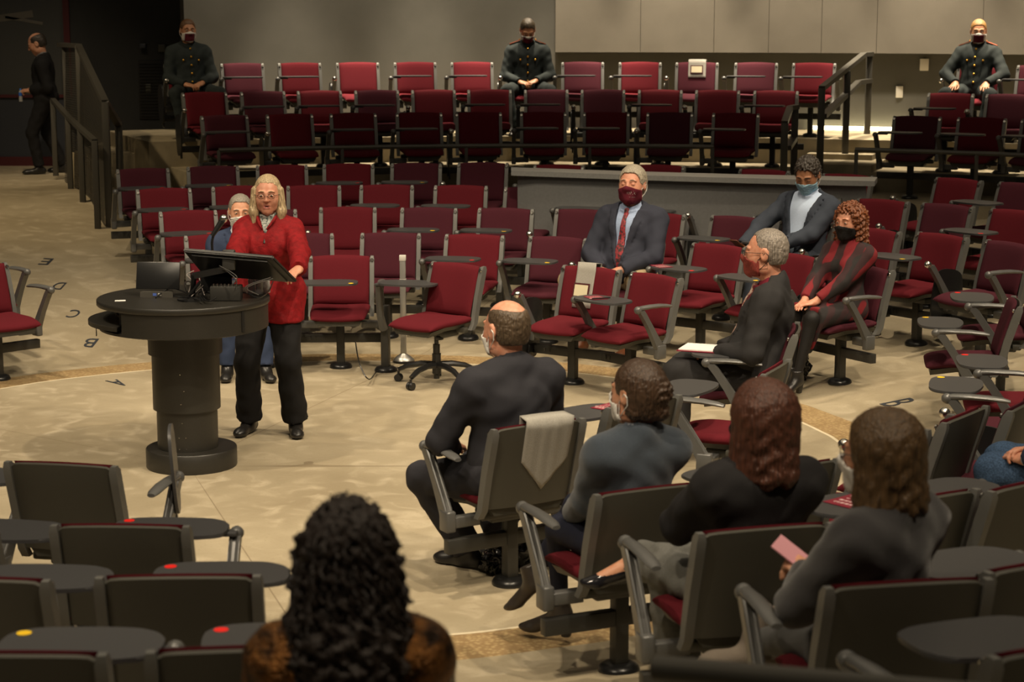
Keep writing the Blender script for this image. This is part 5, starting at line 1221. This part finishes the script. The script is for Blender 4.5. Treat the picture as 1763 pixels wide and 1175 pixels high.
cadet(SEAT[('H', 12)], 'seated blond person in dark uniform at the upper right, hands spread on knees', (14, 8, 0), [dict(d=(-.1, .9, -.35), n=(0, .3, 1), curl=10, spread=6), dict(d=(.1, .9, -.35), n=(0, .3, 1), curl=10, spread=6)], [(-.17, .22, .645), (.17, .22, .645)],
      ('ginger_blond_hair', (.42, .22, .07)), el=[(-1, -.3, -.3), (1, -.3, -.3)], glass=True, lean=-5)
# --- man in maroon mask and patterned tie
l, rz = on_seat(SEAT[('B', 5)], .0); l = nudge(l, .04); w_, h_ = clasp(.02, .28, .64, .03)
S = figure('person', 'seated man with white hair, maroon mask, dark suit and red patterned tie, hands clasped', l, rz, 1.13, head=(8, -4, 0), wr=w_, hands=h_, sw=.205, girth=1.18, belly=.6, lean=-4, tone='pink', head_s=1.16, neck_fwd=.02, an=[(-.20, .40, .09), (.20, .40, .09)], kn_pole=[(-.6, 1, .5), (.6, 1, .5)], el_pole=[(-1, -.2, -.5), (1, -.2, -.5)], torso_l=.52)
jacket(S, SUIT_NAVY, vneck=(.04, .085), lapel=1, fold=.006, o=.018, hemz=-.14)
TIE = nmat('tie_red_black', (.012, .008, .010), .6, noise=.98, nscale=48, col2=(.32, .02, .03), detail=1)
shirt(S, nmat('blue_stripe_shirt', (.33, .42, .62), .7, noise=.2, nscale=120), tie=TIE, za=.04); trousers(S, fab('khaki', (.36, .28, .17)), o=.016); shoes(S, fab('brown_leather', (.09, .03, .012), .4))
mask(S, MARN, loops=WHITE, lo_z=-.128, hi_z=.0); hair(S, hairm('white_hair', (.48, .42, .32)), 'short', recede=.1, vol=.004)
def on_face(S, x, z, off=.0105):
    y = .13
    for k in range(60):
        pp = (S.hc+S.Rh@V3(x, y, z)*S.hs)[None]
        if smin(S.headf(pp), cone(pp, S.hc+S.Rh@V3(0, .090, .005)*S.hs, S.hc+S.Rh@V3(0, .088, -.085)*S.hs, .017, .018), .03)[0] < off: break
        y -= .002
    return S.hc+S.Rh@V3(x, y, z)*S.hs
def mask_logo(S, txt, x0, z0, size, mat, sub=True):
    cu = bpy.data.curves.new('mark', 'FONT'); cu.body = txt; cu.extrude = .0006; cu.size = size; cu.resolution_u = 2; t = bpy.data.objects.new('t', cu); COL.objects.link(t); bpy.context.view_layer.update(); me = bpy.data.meshes.new_from_object(t); bpy.data.objects.remove(t)
    for v in me.vertices:
        p = on_face(S, x0-v.co.x*.85, z0+v.co.y+.25*v.co.x*0); v.co = Vector(map(float, p))
    link('lettering', me, mat, S.g)
mask_logo(S, 'milk', -.002, -.056, .034, WHITE); mask_logo(S, '======', -.010, -.076, .012, WHITE)
# --- man in pale blue shirt
l, rz = on_seat(SEAT[('C', 8)], .02); l = nudge(l, .08)
S = figure('person', 'seated man with pale blue mask and shirt under a slate suit, looking down', l, rz, 1.06, head=(14, 28, 0), neck_fwd=.06, wr=[(-.02, .30, .70), (.34, .30, .66)], hands=[dict(d=(.75, .6, -.1), n=(-.1, .2, 1), curl=50), dict(d=(-.1, .85, -.4), n=(.6, .1, .8), curl=45)],
           sw=.20, girth=1.10, lean=-8, side=-2, tone='tan', head_s=1.14, el_pole=[(-1, -.3, -.6), (1, -.1, -.4)], torso_l=.51, an=[(-.12, .45, .09), (.14, .50, .09)])
jacket(S, SUIT_GREY, vneck=(-.02, .12), lapel=1, fold=.007, o=.018, hemz=-.14); shirt(S, fab('pale_blue_shirt', (.58, .70, .92), bump=.05), za=-.06, o=.008); trousers(S, SUIT_GREY); shoes(S, SHOE)
mask(S, BLUEM, loops=WHITE, pleats=True); hair(S, hairm('dark_curly_hair', (.05, .038, .028)), 'short', vol=.004, recede=.1, wv=.006)
bm = bmesh.new(); w = S.wv[0]; tube(bm, [Vector(map(float, w+np.array([.024*math.cos(a)*.5, -.0+.012*math.cos(a), .030*math.sin(a)]))) for a in [k/12*2*math.pi for k in range(13)]], .006, 6); obj('wristwatch', bm, M['chrome'], S.g)
ph = S.g.matrix_basis @ Vector(map(float, S.wv[1]+np.array([-.02, .10, .03]))); bm = bmesh.new(); box(bm, (0, 0, 0), (.075, .15, .010), rot=(R(30), 0, 0), bev=.003); setp(obj('phone', bm, nmat('brown_phone_case', (.10, .03, .015), .4), loc=ph, rot=(0, 0, rz)), 'brown phone in the hand of the man in the pale blue shirt', 'phone')
# --- woman in plaid
def plaid():
    m = bpy.data.materials.new('red_black_plaid'); m.use_nodes = True; nt = m.node_tree; b = nt.nodes['Principled BSDF']; b.inputs['Roughness'].default_value = .9
    tc = nt.nodes.new('ShaderNodeTexCoord'); sp = nt.nodes.new('ShaderNodeSeparateXYZ'); ns = nt.nodes.new('ShaderNodeTexNoise'); ns.inputs['Scale'].default_value = 9
    nt.links.new(tc.outputs['Object'], ns.inputs['Vector']); ml = nt.nodes.new('ShaderNodeVectorMath'); ml.operation = 'MULTIPLY_ADD'; nt.links.new(ns.outputs['Color'], ml.inputs[0]); ml.inputs[1].default_value = (.03, .03, .03); nt.links.new(tc.outputs['Object'], ml.inputs[2]); nt.links.new(ml.outputs[0], sp.inputs[0])
    yz = nt.nodes.new('ShaderNodeMath'); yz.operation = 'ADD'; nt.links.new(sp.outputs[1], yz.inputs[0]); nt.links.new(sp.outputs[2], yz.inputs[1]); o_ = []
    for src, off in ((sp.outputs[0], .09), (yz.outputs[0], .03)):
        a = nt.nodes.new('ShaderNodeMath'); a.operation = 'MULTIPLY_ADD'; nt.links.new(src, a.inputs[0]); a.inputs[1].default_value = 44; a.inputs[2].default_value = off*44
        c = nt.nodes.new('ShaderNodeMath'); c.operation = 'SINE'; nt.links.new(a.outputs[0], c.inputs[0])
        e = nt.nodes.new('ShaderNodeMapRange'); e.inputs[1].default_value = -.25; e.inputs[2].default_value = .25; e.interpolation_type = 'SMOOTHSTEP'; nt.links.new(c.outputs[0], e.inputs[0]); o_.append(e.outputs[0])
    ad = nt.nodes.new('ShaderNodeMath'); ad.operation = 'ADD'; nt.links.new(o_[0], ad.inputs[0]); nt.links.new(o_[1], ad.inputs[1]); hf = nt.nodes.new('ShaderNodeMath'); hf.operation = 'MULTIPLY'; nt.links.new(ad.outputs[0], hf.inputs[0]); hf.inputs[1].default_value = .5
    rp = nt.nodes.new('ShaderNodeValToRGB'); e = rp.color_ramp.elements; e[0].position = .2; e[0].color = (.014, .011, .011, 1); e[1].position = .97; e[1].color = (.17, .007, .012, 1); e2 = rp.color_ramp.elements.new(.6); e2.color = (.035, .009, .011, 1)
    nt.links.new(hf.outputs[0], rp.inputs[0]); nt.links.new(rp.outputs[0], b.inputs['Base Color']); return m
PL = plaid()
l, rz = on_seat(SEAT[('B', 8)], .02); rz += R(10)
S = figure('person', 'seated woman with curly auburn hair, black mask and red and black plaid dress', l, rz, 1.0, head=(4, 6, 0), wr=[(-.02, .33, .62), (.06, .34, .60)], hands=[dict(d=(.5, .85, -.1), n=(-.1, .1, 1), curl=15), dict(d=(-.35, .9, -.1), n=(.1, .1, 1), curl=15)],
           sw=.16, girth=.92, bust=.8, fem=1, tone='pink', head_s=1.10, lean=-6, an=[(-.02, .47, .11), (.10, .38, .11)], kn_pole=[(0, 1, .6), (0, 1, .6)], el_pole=[(-1, -.4, -.6), (1, -.4, -.6)], torso_l=.49)
jacket(S, PL, o=.012, hemz=-.2, name='dress', cuff=.80, fold=.003, skirt=lambda P: P[:, 1]-.36)
trousers(S, fab('black_stockings', (.012, .011, .011), .6), o=-.004, flare=-.006, name='stockings', fold=0); shoes(S, SHOE, kind='boot')
mask(S, BLKM, loops=BLKM, lo_z=-.125)
def curls(base_r, down, spread=.09, back=-.02):
    def f(q, h):
        x, y, z = q[:, 0], q[:, 1], q[:, 2]
        for s in (-1, 1):
            h = smin(h, cone(q, (s*.070, -.02, .03), (s*spread, back, down), .040, base_r, (1, 1.3, 1))+wob(q, .012, .04, 3)+wob(q, .005, .016, 8), .03)
        h = smin(h, cone(q, (0, -.06, .02), (0, -.07+back, down), .085, base_r*1.5, (1.1, .8, 1))+wob(q, .012, .045, 5)+wob(q, .005, .018, 9), .03); return h
    return f
hair(S, hairm('auburn_hair', (.22, .062, .016)), 'curly', vol=.006, extra=curls(.035, -.15), label='curly auburn hair', cut=None)
# --- man in profile
l, rz = on_seat(SEAT['P1'], .0); rz = R(76)
S = figure('person', 'seated man in profile with cropped grey hair, dark red mask and black suit', l, rz, 1.11, head=(-2, 2, 0), wr=[(-.14, .17, .70), (.08, .19, .68)], hands=[dict(d=(.3, .9, -.1), n=(0, .1, 1), curl=35)]*2,
           sw=.195, girth=1.12, belly=.3, lean=-6, tone='pink', head_s=1.12, neck_fwd=.05, el_pole=[(-.8, -.6, -.6), (.8, -.6, -.6)], torso_l=.53, an=[(-.10, .42, .09), (.12, .50, .09)])
jacket(S, SUIT_BLACK, vneck=(-.02, .12), lapel=1, fold=.006, o=.018, hemz=-.16); shirt(S, fab('maroon_shirt', (.13, .008, .02)), tie=nmat('tie_stripe', (.45, .36, .30), .6, noise=.7, nscale=70, col2=(.2, .05, .04)), za=.02); trousers(S, SUIT_BLACK, o=.016, flare=.02); shoes(S, SHOE)
mask(S, nmat('rust_mask', (.26, .035, .025), .8, noise=.4, nscale=90), loops=M['black'], lo_z=-.125); glasses(S, M['black']); hair(S, hairm('cropped_grey_hair', (.30, .26, .22)), 'crew', vol=-.004, recede=.35)
# --- balding man from behind
l, rz = on_seat(SEAT['M1'], .0)
S = figure('person', 'balding man in a charcoal suit and white mask seen from behind, seated left of centre', l, rz, 1.04, head=(10, 2, 0), wr=[(-.16, .26, .64), (.14, .28, .64)], hands=[dict(d=(.5, .8, -.1), n=(-.2, .1, 1), curl=45), dict(d=(-.5, .8, -.1), n=(.2, .1, 1), curl=45)],
           sw=.205, girth=1.16, lean=0, side=-1, pel=(0, -.02, .56), tone='pink', head_s=1.16, neck_fwd=.04, el_pole=[(-1, -.4, -.5), (1, -.4, -.5)], torso_l=.52, an=[WZ(l, rz, 808, 948, .09), WZ(l, rz, 868, 945, .09)], kn_pole=[(-.7, 1, .5), (-.1, 1, .5)])
jacket(S, fab('charcoal_blue_suit', (.024, .024, .030)), fold=.007, o=.018, hemz=-.16, seed=9); shirt(S, fab('pale_blue_collar', (.35, .42, .52))); trousers(S, fab('charcoal_blue_suit', (.024, .024, .030)), o=.018, flare=.02); shoes(S, SHOE, [(-.5, 1, 0), (-.2, 1, 0)])
mask(S, WHITE, loops=WHITE); hair(S, hairm('brown_grey_hair', (.11, .075, .045)), 'bald', vol=-.004, recede=.3, label='thinning hair around a bald crown')
# --- woman with pinned-up hair
l, rz = on_seat(SEAT['M3'], .0); l = nudge(l, .02)
S = figure('person', 'woman with pinned-up brown hair in a blue-grey sweater seen from behind', l, rz, 1.0, head=(22, 2, 0), wr=[W(l, rz, 985, 885, .22), W(l, rz, 1005, 880, .30)], hands=[dict(d=(.5, .8, .1), n=(-.5, .1, 1), curl=50), dict(d=(-.5, .8, 0), n=(.2, .1, 1), curl=50)],
           sw=.165, girth=.94, fem=1, lean=-6, tone='fair', head_s=1.12, neck_fwd=.02, el_pole=[(-.2, -.8, -.6), (.2, -.8, -.6)], torso_l=.50, an=[WZ(l, rz, 962, 1050, .12), WZ(l, rz, 915, 992, .27)], kn_pole=[(-.2, 1, .8), (-.2, 1, 1.2)])
SW = fab('blue_grey_knit', (.048, .062, .082), .95, bump=.35, scale=420, sheen=.3)
jacket(S, SW, o=.016, hemz=-.18, name='sweater', fold=.006, collar=False, seed=6); trousers(S, fab('navy_leggings', (.012, .014, .028)), o=-.004, flare=-.004, fold=.002, name='leggings'); shoes(S, nmat('dark_boot_leather', (.028, .022, .018), .4), [(-.75, .9, 0), (-.6, .85, -.45)], 'boot')
def bun(q, h):
    z = q[:, 2]
    h = smin(h, ell(q, (.015, -.105, .015), (.045, .035, .05))+wob(q, .006, .03, 7), .015); h = smin(h, cone(q, (-.05, -.03, -.055), (.02, -.09, -.06), .035, .035)+wob(q, .004, .03, 1), .02); return h
hair(S, hairm('brown_hair', (.075, .042, .024)), 'long', extra=bun, vol=.004, label='brown hair pinned up in a loose bun'); mask(S, WHITE, loops=WHITE)
# --- woman in black jacket
l, rz = on_seat(SEAT['M4'], .02); l = nudge(l, .045)
S = figure('person', 'woman with shoulder-length reddish brown hair in a black jacket seen from behind, arms folded', l, rz, .98, head=(16, 4, 0), wr=[(.02, .15, .82), (-.04, .17, .79)], hands=[dict(d=(.9, .2, .1), n=(0, 1, .2), curl=30), dict(d=(-.9, .2, .1), n=(0, 1, .2), curl=30)],
           sw=.175, girth=1.0, fem=1, lean=-7, tone='fair', head_s=1.16, neck_fwd=.02, el_pole=[(-1, .1, -.5), (1, .1, -.5)], torso_l=.50, an=[(-.10, .34, .10), WZ(l, rz, 1062, 962, .43)], kn_pole=[(-.3, 1, .8), (-.4, 1, 1.0)])
jacket(S, fab('black_jacket', (.014, .013, .014)), o=.022, hemz=-.2, fold=.008, seed=11, collar=False); trousers(S, fab('grey_trousers', (.13, .13, .12), bump=.3, scale=200), o=.016, flare=.03, to=.84, fold=.007); shoes(S, nmat('black_patent', (.010, .010, .012), .12), [(-.3, 1, 0), (-.95, .20, .10)], 'heel')
def bob(q, h, L=-.16, w=.082):
    for s in (-1, 1): h = smin(h, cone(q, (s*.065, -.01, .03), (s*w, .0, L), .034, .036, (1, 1.5, 1))+.0022*np.sin(q[:, 0]*250+q[:, 1]*200)+wob(q, .002, .06, 2), .03)
    h = smin(h, cone(q, (0, -.06, .02), (0, -.075, L), .085, .070, (1.1, .75, 1))+.0022*np.sin(np.arctan2(q[:, 0], q[:, 1])*60)+wob(q, .003, .06, 4), .03); return smax(h, -(q[:, 2]-L+.03+.012*np.sin(q[:, 0]*90)), .012)
hair(S, hairm('chestnut_hair', (.085, .026, .012), .55), 'long', extra=lambda q, h: bob(q, h, -.17), vol=.008, label='shoulder-length reddish brown hair'); mask(S, BLKM, loops=BLKM)
# --- woman in charcoal sweater
l, rz = on_seat(SEAT['M5'], .02); l = nudge(l, -.03); rz += R(32)
S = figure('person', 'woman with a brown bob in a charcoal sweater seen from behind, lower right', l, rz, .95, head=(12, 6, 0), wr=[W(l, rz, 1392, 985, .12), W(l, rz, 1410, 975, .22)], hands=[dict(d=(.1, .9, .2), n=(-.5, .1, 1), curl=45), dict(d=(-.5, .8, 0), n=(.2, .1, 1), curl=45)],
           sw=.175, girth=1.0, fem=1, lean=-5, side=-2, tone='fair', head_s=1.14, neck_fwd=.05, el_pole=[(-1, -.3, -.5), (1, -.3, -.5)], torso_l=.50, an=[WZ(l, rz, 1188, 1082, .15), WZ(l, rz, 1230, 1108, .12)], kn_pole=[(-.1, 1, 1.0), (-.1, 1, .8)])
jacket(S, fab('charcoal_knit', (.040, .038, .040), .95, bump=.3, scale=420, sheen=.3), o=.022, hemz=-.18, name='sweater', fold=.008, collar=False, seed=13)
trousers(S, fab('grey_jeans', (.07, .07, .07), bump=.3, scale=220), o=.006, flare=0, fold=.004); shoes(S, fab('grey_suede', (.15, .125, .10), .95, bump=.3), [(-.9, .5, .05), (-.7, .7, 0)], 'bigboot')
hair(S, hairm('golden_brown_hair', (.105, .058, .022), .5), 'long', extra=lambda q, h: bob(q, h, -.13, .085), vol=.006, label='brown bob'); glasses(S, M['black']); mask(S, WHITE, loops=WHITE)
p = S.g.matrix_basis @ Vector(map(float, S.wv[0]+np.array([-.02, .09, .04]))); bm = bmesh.new(); box(bm, (.03, -.02, 0), (.09, .12, .004), rot=(R(35), R(-10), 0)); setp(obj('pink_leaflet', bm, nmat('pink_paper', (.55, .26, .30), .6), loc=p, rot=(0, 0, rz+R(20)), smooth=False), 'pink leaflet held by the woman in the charcoal sweater', 'leaflet')
# --- curly-haired woman in the foreground
r = Vector((on_D(600, 900, 3.95).x, 3.9, 0)); r.z = zfloor(r.x, r.y); rz = face_angle(r.x, r.y, 0)
cg = chair(r.x, r.y, r.z, rz, 'red', 'stow', None, label='chair under the curly-haired woman at the bottom of the picture, mostly out of frame')
S = figure('person', 'woman with long dark curly hair in a bronze sequined top in the foreground', r, rz, .93, head=(0, 0, 0), wr=[(-.1, .28, .62), (.1, .28, .62)], sw=.165, girth=.98, fem=1, lean=2, tone='tan', head_s=1.0, torso_l=.50, pel=(0, -.05, .575))
SEQ = nmat('bronze_sequins', (.30, .13, .035), .28, metal=.85, noise=.95, nscale=26, col2=(.025, .015, .010), bump=1.0, bscale=130, detail=6)
jacket(S, SEQ, o=.016, hemz=-.14, name='blouse', collar=False); trousers(S, BLK); shoes(S, SHOE, kind='flat')
HD = hairm('dark_curly_long_hair', (.020, .011, .007), .6)
def longc(q, h):
    for a, b, r0, r1 in (((0, -.05, .0), (0, -.10, -.25), .092, .115), ((.0, -.10, -.22), (.0, -.10, -.45), .115, .07), ((-.06, -.02, .02), (-.095, -.05, -.25), .045, .06), ((.06, -.02, .02), (.10, -.05, -.27), .045, .065)):
        h = smin(h, cone(q, a, b, r0, r1, (1.08, .8, 1))+wob(q, .012, .07, 3)+wob(q, .007, .03, 8), .04)
    return h
ho = hair(S, HD, 'curly', vol=.010, extra=longc, label='long dark curly hair', vx=.009)
bm = bmesh.new(); rs = random.Random(11)      # loose ringlets over the mass of hair
for k in range(150):
    a = rs.uniform(-1.15, 1.15); top = rs.uniform(-.02, .10) if k % 3 else rs.uniform(-.20, -.05); L_ = rs.uniform(.18, .38); rad = .098+.018*rs.random()+(.025 if top < 0 else 0); ph_ = rs.uniform(0, 6.28); n_ = 26; pts = []
    for i in range(n_):
        t = i/(n_-1); z = top-L_*t; rr_ = rad+.022*min(t*2, 1); x = math.sin(a)*rr_*1.0; y = -.02-math.cos(a)*rr_*.98
        if z > .03: kk = math.sqrt(max(0, 1-((z-.03)/.11)**2)); x *= kk; y = -.02+(y+.02)*kk
        cw = .012*(.4+t); x += cw*math.cos(ph_+t*L_*110); y += cw*math.sin(ph_+t*L_*110); pts.append(Vector(map(float, S.hc+S.Rh@V3(x, y, z)*S.hs)))
    tube(bm, pts, [.0045*(1-.5*i/n_) for i in range(n_)], 5)
obj('ringlets', bm, HD, S.g)['kind'] = 'stuff'
# --- man in jeans at the right edge
c = on_D(1868, 800, 8.35); r = Vector((c.x, 8.35, 0)); r.z = zfloor(r.x, r.y); rz = R(66)
cg = chair(r.x, r.y, r.z, rz, 'red', 'rest', None, label='chair beyond the right edge under the person in jeans with clasped hands')
hwp = loc_in(r, rz, on_D(1752, 778, 8.32)); 
S = figure('person', 'person in blue jeans and navy jacket with clasped hands, cut by the right picture edge', r, rz, 1.05, wr=[(hwp[0]-.05, hwp[1]-.04, hwp[2]-.02), (hwp[0]+.05, hwp[1]-.06, hwp[2])], hands=[dict(d=(.6, .8, .1), n=(-.3, .1, 1), curl=55), dict(d=(-.6, .8, .1), n=(.3, .1, 1), curl=55)], sw=.20, girth=1.1, tone='pink', head_s=1.08,
           an=[(-.10, .40, .10), (.12, .46, .10)], kn_pole=[(-.1, 1, .5), (.1, 1, .5)])
jacket(S, fab('navy_jacket', (.030, .034, .065)), vneck=(.1, .08), lapel=1, o=.018, cuff=.90); shirt(S, fab('white_shirt', (.55, .57, .62))); trousers(S, fab('blue_jeans', (.05, .095, .18), bump=.3, scale=240, noise=.5), o=.016); shoes(S, SHOE); mask(S, WHITE, loops=WHITE); hair(S, hairm('grey_hair', (.30, .27, .22)), 'short')
def cuffs(S, mat, r_=.034):
    for i in (0, 1):
        d = S.wv[i]-S.el[i]; d = d/np.linalg.norm(d); bm = bmesh.new(); tube(bm, [Vector(map(float, S.wv[i]-d*.045)), Vector(map(float, S.wv[i]-d*.008))], r_, 14); obj('shirt_cuff', bm, mat, S.g)
cuffs(S, fab('white_shirt', (.55, .57, .62)), .038)
# ------------------------------------------------------------------ bags on the floor
def bag(px, py, sz, label, seed, mat, D=None):
    p = on_floor(px, py); g = setp(empty('handbag', p, R(seed*20)), label, 'bag')
    def f(P): return np.maximum(ell(P, (0, 0, sz[2]*.9), sz)+wob(P, .016, .09, seed)+wob(P, .008, .04, seed+4), -P[:, 2])
    v, fc = nets(f, (-sz[0]*1.3, -sz[1]*1.4, -.01), (sz[0]*1.3, sz[1]*1.4, sz[2]*2.2), .009); me = mesh_np('bag_body', [(v, fc, 0)], [mat]); link('bag_body', me, None, g)
    bm = bmesh.new(); tube(bm, spline([Vector((-sz[0]*.6, 0, sz[2]*1.5)), Vector((-sz[0]*.5, .01, sz[2]*2.2)), Vector((0, .02, sz[2]*2.5)), Vector((sz[0]*.5, .01, sz[2]*2.1)), Vector((sz[0]*.7, 0, sz[2]*1.4))]), .008, 7); obj('handle', bm, mat, g); return g
SHN = nmat('shiny_black_bag', (.012, .012, .012), .18, bump=.4, bscale=30)
bag(905, 975, (.12, .09, .10), 'shiny black bag on the floor beside the chair column of the balding man', 2, SHN)
bag(851, 985, (.09, .07, .055), 'crumpled black bag on the floor between the shoes of the balding man', 5, SHN)
bag(1372, 655, (.13, .08, .11), 'black leather handbag on the floor by the boots of the woman in plaid', 3, SHN)
